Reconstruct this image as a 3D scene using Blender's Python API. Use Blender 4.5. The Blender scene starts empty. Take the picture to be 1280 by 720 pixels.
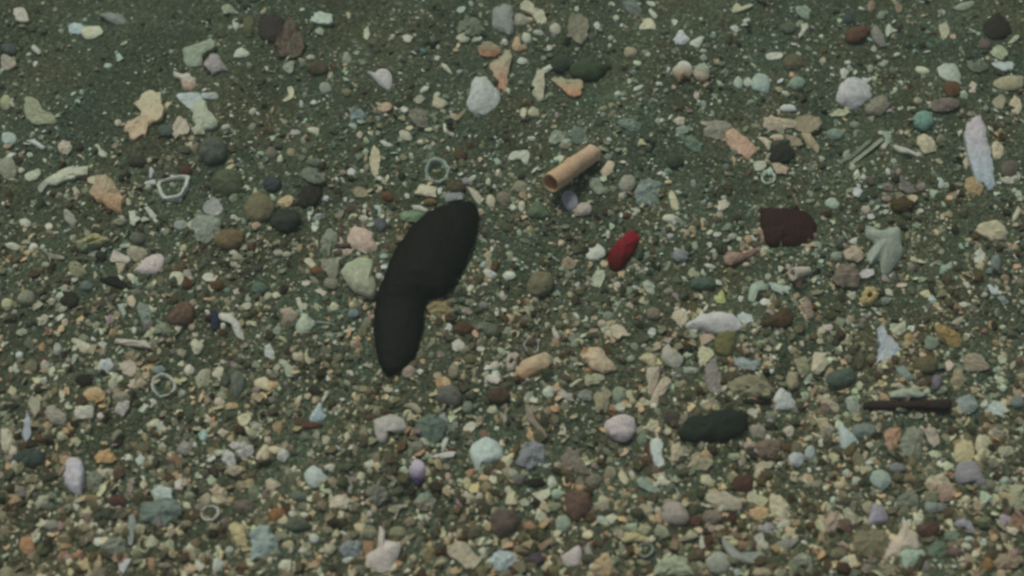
import bpy, math, random
import numpy as np
from mathutils import Vector, Matrix, noise

# ------------------------------------------------------------------ camera, world, sun, exposure
S = bpy.context.scene
MM = 0.001
PITCH = math.radians(62)            # below the horizon
DIST = 0.48
HFOV = math.radians(40)
PW, PH = 1280.0, 720.0
F = (PW / 2) / math.tan(HFOV / 2)

cam_d = bpy.data.cameras.new('camera')
cam = bpy.data.objects.new('camera', cam_d)
S.collection.objects.link(cam)
cam_d.sensor_width = 36.0
cam_d.angle = HFOV
cam_d.clip_start = 0.01
cam_d.clip_end = 100.0
CAM = Vector((0, -DIST * math.cos(PITCH), DIST * math.sin(PITCH)))
cam.location = CAM
cam.rotation_euler = (math.pi / 2 - PITCH, 0, 0)
cam_d.dof.use_dof = True
cam_d.dof.focus_distance = 0.5
cam_d.dof.aperture_fstop = 8.0
S.camera = cam

SUN_EL, SUN_AZ = math.radians(56), math.radians(-28)   # azimuth from +Y towards +X
SUN = Vector((math.sin(SUN_AZ) * math.cos(SUN_EL), math.cos(SUN_AZ) * math.cos(SUN_EL), math.sin(SUN_EL)))
W = bpy.data.worlds.new('World')
S.world = W
W.use_nodes = True
nt = W.node_tree
bg = nt.nodes['Background']
sky = nt.nodes.new('ShaderNodeTexSky')
sky.sky_type = 'NISHITA'
sky.sun_disc = False
sky.sun_elevation = SUN_EL
sky.sun_rotation = SUN_AZ
nt.links.new(sky.outputs['Color'], bg.inputs['Color'])
bg.inputs['Strength'].default_value = 0.06
sky.dust_density = 4.0
sky.air_density = .8
sl = bpy.data.lights.new('sun', 'SUN')
sl.energy = 2.0
sl.angle = math.radians(17)
sl.color = (0.94, 1.0, 0.82)
sun = bpy.data.objects.new('sun', sl)
S.collection.objects.link(sun)
sun.rotation_euler = SUN.to_track_quat('Z', 'Y').to_euler()

S.view_settings.view_transform = 'Standard'
S.view_settings.look = 'None'
S.view_settings.exposure = -0.6
S.view_settings.gamma = 1.0
S.view_settings.use_curve_mapping = False
S.cycles.filter_width = 2.8
S.cycles.max_bounces = 5

ALB = 1.25                           # sunlit tone in the photograph -> base colour

# ------------------------------------------------------------------ helpers
def ground(x, y):
    return (0.0011 * np.sin(x * 61 + 1.3) * np.cos(y * 47 - .6) + 0.0009 * np.sin(x * 118 - y * 83 + 2.1)
            + 0.0006 * np.cos(y * 171 + x * 39) - 0.001)

CP, SP = math.cos(PITCH), math.sin(PITCH)
def pix(u, v, h=0.0):
    """where the line of sight through photograph point (u, v) meets the bed, h above it"""
    a, b = (u - PW / 2) / F, -(v - PH / 2) / F
    d = Vector((a, CP + b * SP, -SP + b * CP))
    z = 0.0
    for _ in range(4):
        t = (z + h - CAM.z) / d.z
        p = CAM + d * t
        z = float(ground(p.x, p.y))
    return p
def unpix(x, y, z=0.0):
    rx, ry, rz = x - CAM.x, y - CAM.y, z - CAM.z
    dep = ry * CP - rz * SP
    return PW / 2 + F * rx / dep, PH / 2 - F * (ry * SP + rz * CP) / dep
PXM = DIST / F                       # metres that one photograph pixel spans at the centre

def lin(c):
    return c / 12.92 if c <= .04045 else ((c + .055) / 1.055) ** 2.4
def hexcol(h):
    c = [lin(int(h[i:i + 2], 16) / 255) * ALB for i in (0, 2, 4)]
    g = .3 * c[0] + .6 * c[1] + .1 * c[2]
    up = 1 + .65 * min(1, max(0, (g - .2) / .25))       # clean pale shell is lighter than it looks through the murk
    c = [x * up for x in c]; g *= up
    c = [g + (x - g) * (.9 if max(c) < 4 * min(c) else 1) for x in c]
    k = min(1, .84 / max(c))
    return [x * k for x in c]

def new_mat(name, rough=.65, spec=.4):
    m = bpy.data.materials.new(name)
    m.use_nodes = True
    b = m.node_tree.nodes['Principled BSDF']
    b.inputs['Roughness'].default_value = rough
    b.inputs['Specular IOR Level'].default_value = spec
    return m, m.node_tree, b
def node(t, kind, **kw):
    n = t.nodes.new(kind)
    for k, v in kw.items():
        n.inputs[k].default_value = v
    return n
def piece_material(name, mott, scale, bump, rough, speck=0.0, sss=0.0, spec=.4):
    """pigment from the piece's own colour attribute, mottled, with fine relief"""
    m, t, b = new_mat(name, rough, spec)
    L = t.links.new
    at = t.nodes.new('ShaderNodeAttribute'); at.attribute_name = 'col'
    tc = t.nodes.new('ShaderNodeTexCoord')
    oi = t.nodes.new('ShaderNodeObjectInfo')
    ad = t.nodes.new('ShaderNodeVectorMath'); ad.operation = 'ADD'
    L(tc.outputs['Object'], ad.inputs[0]); L(oi.outputs['Location'], ad.inputs[1])
    n1 = node(t, 'ShaderNodeTexNoise', Scale=scale, Detail=5.0, Roughness=.65)
    L(ad.outputs[0], n1.inputs['Vector'])
    mr = node(t, 'ShaderNodeMapRange', **{'From Min': .3, 'From Max': .7, 'To Min': 1 - mott, 'To Max': 1 + mott * .7})
    L(n1.outputs['Fac'], mr.inputs['Value'])
    mul = t.nodes.new('ShaderNodeVectorMath'); mul.operation = 'SCALE'
    L(at.outputs['Color'], mul.inputs[0]); L(mr.outputs[0], mul.inputs['Scale'])
    out = mul.outputs[0]
    if speck:
        n2 = node(t, 'ShaderNodeTexNoise', Scale=scale * 3.1, Detail=2.0)
        L(ad.outputs[0], n2.inputs['Vector'])
        rm = node(t, 'ShaderNodeMapRange', **{'From Min': .6, 'From Max': .7, 'To Min': 0.0, 'To Max': speck})
        L(n2.outputs['Fac'], rm.inputs['Value'])
        mx = t.nodes.new('ShaderNodeMix'); mx.data_type = 'RGBA'
        mx.inputs['B'].default_value = (.07, .06, .045, 1)
        L(rm.outputs[0], mx.inputs['Factor']); L(out, mx.inputs['A'])
        out = mx.outputs['Result']
    if sss:
        b.inputs['Subsurface Weight'].default_value = sss
        b.inputs['Subsurface Radius'].default_value = (1, .9, .7)
        b.inputs['Subsurface Scale'].default_value = .0015
    L(out, b.inputs['Base Color'])
    nb = node(t, 'ShaderNodeTexNoise', Scale=scale * 2.2, Detail=4.0)
    L(ad.outputs[0], nb.inputs['Vector'])
    bp = node(t, 'ShaderNodeBump', Strength=bump, Distance=.0006)
    L(nb.outputs['Fac'], bp.inputs['Height']); L(bp.outputs[0], b.inputs['Normal'])
    return m
M_SHELL = piece_material('shell', .2, 430, .8, .38, .35, .25)
M_VALVE = piece_material('shell_valve', .17, 380, .6, .42, .2, .3, .25)
M_STONE = piece_material('stone', .28, 460, .8, .65, .35, .2, .15)
M_GRAIN = piece_material('grain', .2, 600, .4, .42)

def haze():
    me = bpy.data.meshes.new('haze')
    a, b, lo, hi = 13.0, 13.0, -1.1, CAM.z + .04
    v = [(x, y, z) for z in (lo, hi) for x, y in ((-a, -b), (a, -b), (a, b), (-a, b))]
    me.from_pydata(v, [], [(3, 2, 1, 0), (4, 5, 6, 7), (0, 1, 5, 4), (1, 2, 6, 5), (2, 3, 7, 6), (3, 0, 4, 7)])
    m = bpy.data.materials.new('murk'); m.use_nodes = True
    t = m.node_tree; t.nodes.remove(t.nodes['Principled BSDF'])
    p = t.nodes.new('ShaderNodeVolumePrincipled')
    p.inputs['Color'].default_value = (.8, .95, .82, 1)
    p.inputs['Density'].default_value = .16
    t.links.new(p.outputs[0], t.nodes['Material Output'].inputs['Volume'])
    me.materials.append(m)
    o = bpy.data.objects.new('haze', me); S.collection.objects.link(o)
    o['kind'] = 'stuff'; o['label'] = 'faint greenish murk of the sea water'
haze()

def set_cols(me, cols):
    a = me.color_attributes.new('col', 'FLOAT_COLOR', 'POINT')
    c = np.ones((len(me.vertices), 4), np.float32)
    c[:, :3] = cols
    a.data.foreach_set('color', c.ravel())

def link(name, verts, faces, cols, mat, loc, smooth, sharp=None):
    me = bpy.data.meshes.new(name)
    me.from_pydata([tuple(v) for v in verts], [], faces)
    me.materials.append(mat)
    set_cols(me, cols)
    if smooth:
        me.polygons.foreach_set('use_smooth', [True] * len(faces))
        if sharp:
            me.set_sharp_from_angle(angle=math.radians(sharp))
    me.update()
    o = bpy.data.objects.new(name, me)
    o.location = loc
    S.collection.objects.link(o)
    return o

DATA = """
#5 0,0
F a8a596 85,60 130,45 160,60 180,135 120,140 95,110
F 9fb5b5 430,165 480,145 515,165 510,205 440,205
F b9bda0 520,175 620,165 640,185 630,220 525,238 ;cream oblong chip with a blue-white neighbour
F 7f8880 620,110 680,90 770,95 800,150 700,145
F c8ccb8 195,285 215,275 255,320 245,345 205,315
P 5d6663 10,270 90,275 100,330 60,345 10,310
F 99907f 10,340 60,350 100,385 95,420 10,430
P 9a9a78 o 35 640 38 55 0
F 8f9474 165,640 230,625 275,690 330,705 340,760 240,775 165,740 ;olive-grey notched chip
#4 0,0
F a9a284>b09a7c 670,520 690,515 730,480 800,480 825,540 800,600 750,620 715,680 640,685 625,610 690,590 705,555 ;large tan lobed fragment
F b9c6c4 890,480 1000,470 1010,510 960,540 920,525 ;bluish-white slanted chip
F 98a09b 1005,470 1085,465 1080,495 1020,495
F 9ba18c 975,520 1020,510 1050,560 1090,610 1060,640 990,640 960,560
F a89c88 870,620 910,590 950,630 930,670 865,680
F c5c3b4>c0a592 865,355 900,370 945,370 985,410 970,440 920,445 900,400 870,385 ;white two-lobed chip
F 8b9982 905,260 940,230 1000,225 1070,205 1070,245 1020,270 1000,325 940,320 ;pale green eared fragment
F 938c8c 1050,280 1090,275 1145,350 1090,355 1060,370 1020,330
F b3bda9 1170,270 1195,245 1220,245 1250,275 1180,290
P a4a99a o 1180 118 20 32 0
P 6c6d50 o 1245 130 32 50 0
F 8d9581 1105,40 1140,15 1195,65 1120,70
#4 1,0
F b3c4b2 268,98 290,65 320,55 380,75 385,110 375,125 300,118 ;pale mint trapezoid chip
P 423d38 20,80 90,50 140,90 135,190 60,210 15,170 ;dark purplish-brown stone
F 5a4632 150,110 200,110 245,250 150,290 100,230
F 8f9a80 a 318 158 24 22 0
F b9c2a0 540,150 560,135 570,170 555,200 540,185
F bcbda6 730,180 760,172 785,185 770,215 740,210
V b3b0ae 558,362 585,375 620,350 660,355 680,395 675,445 640,440 600,405 ;lilac-grey fan shell with a pointed tip
F 87927f 130,330 185,305 190,350 170,370 140,350
F 9d9585 o 272 288 26 11 0
P 5c5243 o 310 340 55 35 0
P 8b9286 o 348 440 34 32 0
F b5b592 155,435 185,435 185,490 140,510 130,500 165,485
F b0b5a8 a 228 520 12 22 0
F b0b5a8 a 288 512 14 14 0
P 87907a o 455 297 24 24 0
P 7d7f60 o 455 462 28 22 0
P 7d8d8a 465,545 520,540 555,580 530,605 475,615
F a98f75 610,520 670,515 680,540 645,560 615,558
F b8b9ab 680,525 720,530 740,535 765,550 745,572 720,550 690,545
P 807f70 755,560 800,540 840,545 860,600 845,645 790,620 ;grey-tan tapered pebble
F 9f9c8a o 748 677 40 22 35
F bfc3b0 o 842 448 26 13 -20
F 9a9a85 a 820 497 32 24 0
F a19d82 885,475 920,490 965,520 925,550 880,530
F a08e70 970,570 1010,575 1045,540 1050,555 1005,605 975,595
F aab09f o 948 640 12 28 -10
P 76806c 1000,110 1050,75 1110,100 1145,170 1080,190 1010,170
F 858b84 1185,45 1220,30 1280,35 1285,150 1240,160 1185,120 ;grey flat shell slab
F c2c4b0 1080,185 1110,165 1130,195 1085,212
F a3a48d o 1035 190 36 24 10
P 8d8a75>a87e64 1110,225 1150,205 1210,225 1225,260 1190,285 1120,275
F b5b2a2 a 1243 210 18 18 0
#5 2,0
F 9a9578>b08468 500,405 560,370 625,315 640,360 620,450 605,560 560,550 530,480 ;orange upright wedge shell
V a3a8a4 375,590 400,520 460,490 520,540 570,590 555,650 480,700 390,695 360,650 ;grey crumpled shell
F aaa88f 685,45 720,10 770,30 780,60 830,60 860,110 880,170 850,195 800,140 760,90 700,75 ;cream crooked strip fragment
F 938f80 650,110 690,90 760,125 740,145 670,160
P a09f8f o 912 180 38 35 0
P a3a898 o 730 237 32 36 0
F 9da297 o 805 205 36 16 0
F 858069 1000,110 1060,95 1115,135 1110,230 1080,275 1010,245 985,225 ;flat tan trapezoid fragment
F a98c6c 660,230 685,230 700,285 740,300 680,325 640,300
F b5b3a4 a 598 262 18 18 0
F c0c6b8 a 875 300 20 18 0
F b0bfae a 1172 163 22 26 0
P a9b0a0 o 1045 55 15 17 0
F b1b7a8 670,390 690,360 720,360 740,385 700,405
F a09c85 800,430 840,460 850,520 835,610 815,625 760,580 770,500 ;pale tan tall fragment
F a9afa0 820,430 880,405 893,430 850,460
F 9d9778>b38560 885,490 940,480 1000,500 1075,490 1080,560 1050,605 990,590 ;orange-tipped wedge fragment
P 47553f o 1115 430 115 75 0
P 3f4a3d o 945 400 58 60 0
F b0b39c 200,395 235,410 270,465 250,460 210,425
F 93a594 a 322 62 30 22 0
#4 2,0
F b9b298 o 56 565 17 28 0
F a5a083 a 108 562 30 26 0
P 85907f 185,690 220,650 265,665 240,700 200,718
P 75827a 295,645 350,640 375,690 330,715
F bfc2b5 a 95 694 20 15 0
#5 3,0
F b0ae90 155,165 185,120 230,115 260,160 255,180 160,180 ;cream half-round chip
P 7c8780 55,20 120,5 165,60 130,95 80,70
F b8bda8 o 230 22 32 14 15
F b5bcae 210,55 230,60 270,100 250,115 225,90
P b5b7a3 o 12 112 20 20 0
F bfc2b3 357,125 395,125 385,155 370,162
F b7bfc0 365,245 400,200 425,195 445,225 470,245 450,270 385,275 ;white peaked chip
F b5b9ac 470,265 510,245 558,235 550,265 510,303
F a9a688 740,40 760,15 790,45 850,25 875,35 800,65 740,80 ;cream winged sliver
F b4bbb1 800,130 840,110 850,125 825,150
F a5aca4 722,170 760,152 780,180 770,205 740,195
P 9c927a o 100 325 42 32 0
F b5b9aa 945,340 1000,328 1055,335 1040,365 960,370
P 8a9a88 1130,50 1200,40 1240,80 1200,115 1150,95
F c0c2b0 1165,150 1205,140 1213,165 1190,205 1155,240 1145,225 1170,190 ;white tooth-shaped chip
P 66705f o 1095 172 50 38 0
P 6d6850 o 1120 385 70 50 0
V b9b7aa>8d7558 360,440 400,385 450,378 490,430 470,495 440,490 400,520 370,470 ;white scalloped shell with a brown front
P 8f9a88>a39480 o 548 452 54 62 0 ;smooth two-tone oval pebble
F b5a79a o 513 597 18 27 0
P 9aa694 o 775 515 30 40 0
F b5bbab o 832 512 24 28 0
V 8fa096 850,540 880,470 940,465 975,500 965,580 900,575 ;pale green cup shell
P 7f9585 o 1145 518 55 40 0
F b58c75 a 1112 470 20 20 0
F a89a88 a 370 545 16 15 0
F a5aa9a a 282 525 22 16 0
F b9c3b5 115,560 150,535 180,530 165,555 130,572
F b3b9ad o 22 588 24 14 0
F a5aa95 o 142 394 30 14 15
P b0b3a5 o 213 340 15 14 0
F b7bcb8 1030,680 1060,655 1110,655 1140,690 1060,695
#5 4,0
P 6a4e3d 165,200 210,165 290,160 310,210 260,265 180,260 ;rust-orange stone
V 86847d 325,190 360,160 400,220 420,290 370,285 335,240
F a2ad9b 440,145 455,175 492,190 450,205 425,230 412,190
P 505a5c o 180 115 32 40 0
F 8d7a66 o 325 40 25 35 0
P 7f8578 o 390 95 30 28 0
F 8a7560 o 495 50 20 32 -20
F 8d9680 835,55 900,20 975,8 930,55 870,65
F b5b295 745,170 790,150 815,190 800,245 770,240 755,200 ;cream upright chip
P 36322b 1030,150 1110,85 1170,130 1200,200 1120,245 1040,215 ;dark brown blocky stone
P 98a082 1065,320 1110,280 1165,300 1170,350 1120,375
P 72675f o 1030 280 45 38 0
F 9d9c85 1180,265 1230,220 1250,235 1215,265
F a9b4b0 1075,390 1150,380 1210,400 1200,440 1140,440
P 75806b 930,390 1000,370 1060,420 1010,450 940,440
V b0b39a o 645 440 46 21 8
F 9ba498 740,420 850,400 885,520 820,510 770,500
P 6b5138 785,515 870,510 885,580 830,610 780,570
V 9c977a 1085,515 1140,480 1230,472 1280,490 1270,545 1190,565 1120,550 ;cream lens-shaped shell
P a8a090 930,540 955,505 985,530 975,582 940,575
F b8bdaf 130,440 155,420 190,445 165,490 140,500
V a8a8a8 110,590 150,510 220,495 290,525 330,595 290,630 230,675 150,660 105,620 ;broad lilac-white shell
F a9b0a8 265,485 300,490 330,485 320,510 285,515
F a9b0a0 a 372 355 18 16 0
F 98a192 375,405 400,380 435,380 420,405 385,418
F b0b8a8 o 485 342 24 12 -15
P 8a9283 o 320 428 24 26 0
F 827e6c 285,670 340,615 400,610 450,640 420,690 380,720 300,715
F a0a283 60,710 120,680 170,685 200,700 160,725 80,728
P 98947c o 620 630 30 22 0
P 7c7269 690,640 780,610 870,640 850,690 740,700
F 9d9880 a 1130 635 42 35 0
F aaa084 1215,600 1250,620 1265,690 1230,710 1185,660
#4 3,0
P 6f9488 o 777 600 55 55 0 ;round teal pebble
#1 0,0
F b5abb0>a8b4bb 1224,134 1233,150 1234,165 1237,176 1242,205 1245,234 1240,236 1226,228 1213,210 1206,175 1209,152 1216,142 ;long pinkish-lilac razor shell
P 3a1e1b 950,264 962,260 980,260 1000,262 1013,267 1022,277 1020,298 1006,307 985,307 962,306 953,290 ;dark maroon shell
P 93182a>641119 760,318 766,307 776,296 788,287 799,289 799,300 792,315 784,328 774,337 765,335 760,328 ;bright red fragment
P b0a5a5 o 776 534 21 18 0 ;pinkish-lilac round pebble
#5 0,1
P 9aa8a0 o 55 148 48 42 0
F b5bdb8 165,160 210,150 285,200 270,222 220,190
P b3aa98 360,190 390,155 440,170 455,215 420,245 370,235 ;pinkish-white rounded pebble
F b5b8a0 590,190 615,180 635,215 670,235 665,265 620,255 615,210
P b0a892 o 738 47 24 22 0
F 8e917c 10,290 90,285 95,375 15,385
F b0a597 a 130 345 22 18 0
F a8ab95 155,370 200,350 260,345 240,395 170,405
F a5a893 270,405 340,360 420,330 545,325 550,365 470,395 400,410 350,435 290,425 ;long cream arched fragment
F 8d9088 235,450 270,410 300,425 255,490
F a59476>b08a66 600,400 660,390 720,430 765,510 750,600 690,580 570,510 590,450 ;pale orange angular fragment
F a89f88 a 575 408 32 24 0
F 9d958a a 473 468 22 20 0
R c5c6be 970,410 1010,390 1100,370 1180,375 1165,460 1130,515 1060,530 1000,505 ;white open cup-shaped shell ring
F c5c8c4 900,420 930,410 972,405 970,436 910,435
F c5c8c8 935,330 962,345 960,375 935,395
F bcbcae 900,580 925,568 1000,650 985,675 965,670 ;white rod-shaped splinter
F a5a793 805,600 845,590 860,650 840,695 815,680
P 8d8a78 o 745 665 46 26 0
P 98998a 400,600 440,600 480,665 450,700 410,660
F aaad9a 120,660 160,645 200,680 170,705 130,690
F b3ae98 o 305 695 26 22 0
F a09f8b 1195,80 1240,60 1280,75 1280,120 1210,120
P 5c6860 o 1045 95 62 42 0
P 5c3f36 o 1155 345 48 35 0
P 47423d o 860 290 60 35 0
P 8b948a o 1130 685 50 36 0
#4 0,1
P 8a9184 955,415 1000,365 1080,370 1105,410 1060,475 1000,490 ;grey-green smooth pebble
F 8d8d8d 1010,325 1060,275 1090,280 1115,325 1080,355 1040,350
P 7d6c50 1070,460 1130,425 1215,440 1210,500 1150,530 1080,510 ;tan blocky pebble
P 5d644c o 1140 190 80 70 0 ;large moss-green pebble
#5 1,1
P 5f665a o 45 220 90 90 0
P 7a7558 240,570 290,495 370,490 435,550 430,630 350,665 270,650 ;olive-tan domed pebble
P a38d78 o 320 690 32 26 0
P b39f78 445,540 490,505 545,505 555,540 515,575 460,570
P 35302b 565,480 640,430 730,450 715,540 650,580 580,560 ;black-brown lump
P 3c4238 o 500 655 110 75 0
P 434a4c o 420 425 60 55 0
P 76806f 600,350 640,310 720,360 755,410 720,440 610,400
P 6d7868 o 690 295 52 30 0
V abada8 o 915 357 26 36 -30
F b5ab8a 1060,195 1095,240 1098,280 1080,370 1045,368 1028,290 1040,230 ;cream spindle-shaped fragment
F bfbcae 1065,405 1085,380 1112,395 1105,408
F c0c1b2 1085,160 1120,158 1150,175 1185,190 1150,202 1120,190
P a59f88 o 985 350 16 16 0
P 8f8872 o 1012 328 18 24 0
P a89d88 o 968 122 20 26 0
F 958a6b 925,480 960,445 1020,470 1010,505 950,515
P 6d4d38 o 1145 505 40 36 0
F a5a592 640,90 670,80 715,85 705,125 680,115 650,110
F 9a9792 o 565 108 34 14 -10
P 87917f o 618 158 20 22 0
P 8b8668 o 540 235 30 30 0
P 7c7869 o 418 238 38 38 0
F a0a5a5 o 758 522 22 20 0
F b8b8a8 645,600 675,572 678,610 655,632 638,615
F 93a3a0 1055,565 1090,560 1110,590 1100,630 1080,640 1085,600 1060,585
P 66666a o 1100 680 45 45 0
F b9bdae a 1000 572 17 17 0
F a89f92 o 995 643 34 16 0
F adb3a2 o 180 642 22 16 -30
P 8fa08d o 428 520 18 18 0
#4 1,1
F 6f8a68 712,350 760,330 830,340 850,355 800,395 730,385 ;green flat chip
F a9b0a2 772,310 820,308 865,330 845,342 790,330
F b09a8c 420,470 432,470 437,528 490,526 480,548 425,552
V b09a8c 455,500 470,440 510,422 570,440 600,490 605,530 560,540 500,532 ;pink cup shell
#5 2,1
R 8a978c o 172 348 82 74 0 ;translucent grey ring
F b9b398 65,430 170,445 165,515 110,510 35,490 ;cream blocky chip
F c0c2b5 175,455 205,450 200,490 175,500
P 7d6a4c o 130 540 45 26 0
F 83868a 215,490 335,485 330,530 230,545
F b8ae9a 358,455 385,460 430,480 460,545 430,560 400,520
V b5ad95 o 508 540 29 40 -12
P 827c6a o 590 515 50 42 0
P 8a8774 o 690 450 50 38 0
F b5b3a0 o 702 570 22 34 0
F b5b5a2 a 645 578 22 20 0
F c5bf9f a 748 505 14 16 0
F c0c5b4 640,232 742,230 740,300 715,305 690,275 615,280 ;white hooked chip
F b9c0b0 365,405 395,378 418,380 410,402 380,418
P 8c9884 870,150 900,95 940,90 970,130 930,175 880,185
P 8a8574 o 975 192 40 24 0
P 6f7d70 1010,95 1080,90 1115,150 1060,190 1020,160
T d6b596>d2aa86 880,424 1150,234 66 58 .8 20 ;cream hollow tube
F b0a088 1190,350 1240,285 1280,300 1275,360 1210,392
P 85867a o 1240 258 28 24 0
P 86917f 1115,380 1180,390 1225,480 1180,500 1130,450
V 9b97a0 950,510 990,475 1040,505 1050,560 1010,598 970,570
P a39a95 o 1090 585 54 42 0
P 66785c 800,530 850,580 885,640 760,640 740,590 ;moss-green triangular stone
P 5c4a38 o 320 250 45 35 0
P 5d5440 o 290 450 70 35 0
F b9bcae a 268 122 14 16 0
F c5c8b8 735,145 760,135 780,160 755,162
F a3a596 o 70 168 26 16 0
P a59d8c o 148 180 14 16 0
#5 3,1
P 7f8d80 15,45 100,20 170,50 165,90 90,95 30,70
F b3b9a8 a 290 35 20 14 0
P b0a896 365,30 400,8 440,20 435,60 390,65
P 7f8f80 370,80 430,60 470,85 460,120 400,135
P 6e8370 420,150 480,130 550,180 540,230 480,225 ;green elongated pebble
P 46523f o 380 280 55 55 0
P 8a887a 555,95 590,50 650,40 720,60 740,110 690,150 600,135
F b09078 695,120 740,100 830,150 890,205 840,265 780,245 700,175 ;pinkish-orange wedge fragment
F aeb09c 875,295 945,290 940,340 880,345
R a5b5a0 o 962 388 47 46 0 ;small greenish-white ring
F a89580 980,300 1030,295 1088,335 1075,370 1010,365
P a59a84 930,30 1000,12 1110,35 1130,70 1050,100 950,85 ;cream elongated pebble
F b0a893 890,140 940,140 985,170 965,220 935,180
F b0a48c o 1018 140 44 20 0
P 33352e o 1040 240 85 65 0 ;charcoal round stone
F 8f8468 1110,30 1160,0 1280,20 1280,100 1200,110 1130,80 ;tan knotted crust
F 9d8d70 1160,110 1210,100 1280,200 1275,240 1210,190
F 8c8065 1070,120 1150,150 1170,190 1100,190
P 918f80 o 80 425 55 58 0
P 818e86 120,480 160,410 220,400 290,430 295,520 220,575 150,560 ;blue-grey rounded pebble
F b5b08f 335,495 365,490 405,560 395,605 365,600 350,550
F a8b0a0 375,480 395,465 430,490 400,495
V b9bba6 o 348 645 52 24 5
F b0a694 650,540 700,520 715,570 690,592 648,600
F bfbfb0 a 1195 330 13 16 0
F a9aa98 o 310 370 9 20 0
F c0c0b0 a 885 395 13 13 0
#5 4,1
F 7f8674 110,295 200,245 320,150 330,165 215,262 120,310
F 8d9480 125,350 250,250 390,150 400,165 265,265 150,350 ;long pale needle-thin splinter
P 8a9a88 400,110 450,105 455,160 420,180
F a0a08e a 408 190 22 22 0
F adb0a0 455,200 510,200 560,210 635,245 620,258 560,240 520,240 480,225 ;white toothed splinter
P b5ad90 605,165 650,118 700,135 735,210 690,240 630,215 ;cream domed pebble
P b3a890 1075,200 1110,170 1150,200 1145,255 1100,280
F a59a80 890,300 920,260 945,310 920,345
P a38d66 905,420 940,390 1010,430 1020,480 970,505 920,470
F b0ab9a 1125,400 1180,395 1240,370 1265,385 1230,420 1150,425
P 6f685c o 1190 330 65 55 0
F c5c5b0 a 235 367 22 24 0
F bfc3b8 o 430 352 15 24 -20
F a9aca2 a 278 390 18 18 0
V a5a89f o 762 432 22 26 0
P 847a72 390,430 430,415 465,445 450,480 400,465
F 7c7672 510,375 560,420 610,480 560,495 500,465
P 8d8078 o 638 447 34 26 0
F a89c7a 510,505 600,500 610,535 580,558 545,545 ;cream shield-shaped chip
P 5b4a30 o 520 560 75 52 0
F 8d7e6f a 420 520 36 24 0
V 93a393 o 82 552 48 34 0
P a39a8a o 292 590 32 30 0
F b5bdb0 333,595 360,565 385,565 370,590 345,600
F b9c2b2 o 412 605 28 14 -20
F c0c5bb o 325 634 26 17 0
F b8b5a0 o 632 597 22 14 0
F aea490 a 772 635 20 20 0
F aba790 1240,570 1265,590 1240,650 1205,672 1210,630 ;cream slanted chip
P 7d907f o 100 118 60 36 0
P 808a75 o 225 62 36 26 0
F b0a592 a 510 105 16 16 0
#5 0,2
F a9a796 20,90 80,78 130,95 120,125 60,115
F bfc3b8 178,110 200,82 235,90 225,125 190,135
B a0966c>8a9070 475,70 530,45 580,18 640,30 690,55 640,80 580,110 500,125 475,100 ;tan star-shaped barnacle
F 8c9080 550,120 620,130 670,115 650,150 590,168 560,150
F bdb6a8 685,180 710,130 760,145 820,170 800,200 740,195 690,200
F 9a917a 805,110 860,100 920,125 900,170 850,195 800,160
F a0957a 720,200 790,205 770,250 740,275
V c2b5b3 835,255 870,220 920,165 1010,145 1018,210 990,255 930,272 ;pinkish-white fan shell
F a9aa92 790,280 830,270 850,310 830,335
P 25261f 620,300 720,290 800,335 860,370 800,385 680,340 ;black slender stone
P 8c8b6f 430,220 470,195 530,240 520,285 450,275
F 8b8672 270,130 340,150 410,170 390,190 310,165
F a8a78f 1060,290 1090,262 1145,270 1140,330 1100,345 1070,325
F 8f8d7c 1148,250 1190,245 1212,275 1180,295 1148,285
P 5a4030 o 1168 335 34 36 0
P 735a4a 1045,540 1090,480 1160,430 1215,480 1210,560 1140,595 1060,580 ;reddish-brown pebble
F bfb8a2 a 1115 612 26 24 0
P a59682 o 1198 602 28 28 0
F b5a48c 795,425 830,405 850,450 830,482 800,460
F 8f9c8f 735,465 775,460 790,520 770,540 745,500
F 7d857c 860,470 920,465 950,540 915,600 880,560
F aead92 925,465 965,490 955,518 930,500
P a09f8c 240,560 270,520 305,535 290,590 245,595 ;pale grey-cream pebble
P a89f8c a 400 572 26 28 0
P 858a74 o 165 420 60 48 0
P a39f80 o 45 460 40 42 0
F 99977f o 325 445 25 25 0
P 868d78 950,620 1000,575 1040,595 1010,640 960,650
F b5b5a5 a 840 625 22 20 0
P 37342c o 430 430 60 60 0
P 6f7a72 o 540 345 45 35 0
P 6f6f60 o 860 45 45 45 0
F b0b8a2 a 1132 150 14 16 0
#4 0,2
F a89f90 562,255 620,255 680,262 740,265 770,310 720,300 640,290 580,275 ;pinkish bone-like splinter
F b0ab94 385,265 430,275 480,295 440,320 400,320
F b5b09a 950,275 975,253 1020,285 1000,325 970,335
P 98967f 975,450 1010,410 1050,405 1045,480 990,500
F a9a38e 1060,430 1090,395 1120,400 1105,440 1070,450
#5 1,2
F bfb8a4 o 175 138 26 16 0
F b9b9a8 a 143 182 13 13 0
F a5a590 a 100 265 15 15 0
F b3b0a2 a 18 292 36 30 0
P 9a9684 o 460 142 32 25 0
P 9a9684 o 512 150 32 22 0
P 868b78 730,60 770,0 830,20 820,90 770,160 725,130
V 939c80>9a9a82 860,260 900,200 980,165 1050,185 1050,260 1078,350 1040,430 960,395 890,340 ;large pale green shell
P 8b8a7a 725,190 800,175 840,200 820,290 760,270
P 878472 o 790 330 48 42 0
F b0a68f 620,185 660,170 690,215 670,235 640,215
P 7d5a3c o 700 250 40 30 0
F bab7a3 o 632 328 28 18 0
F b8b39c 685,378 720,360 765,385 740,412 710,395
P bdb89c o 806 477 33 30 0 ;round cream pebble
F adae96 572,432 600,428 610,465 638,450 630,495 590,490
F a0907f 475,500 530,490 590,525 550,560 500,588 485,540
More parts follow.
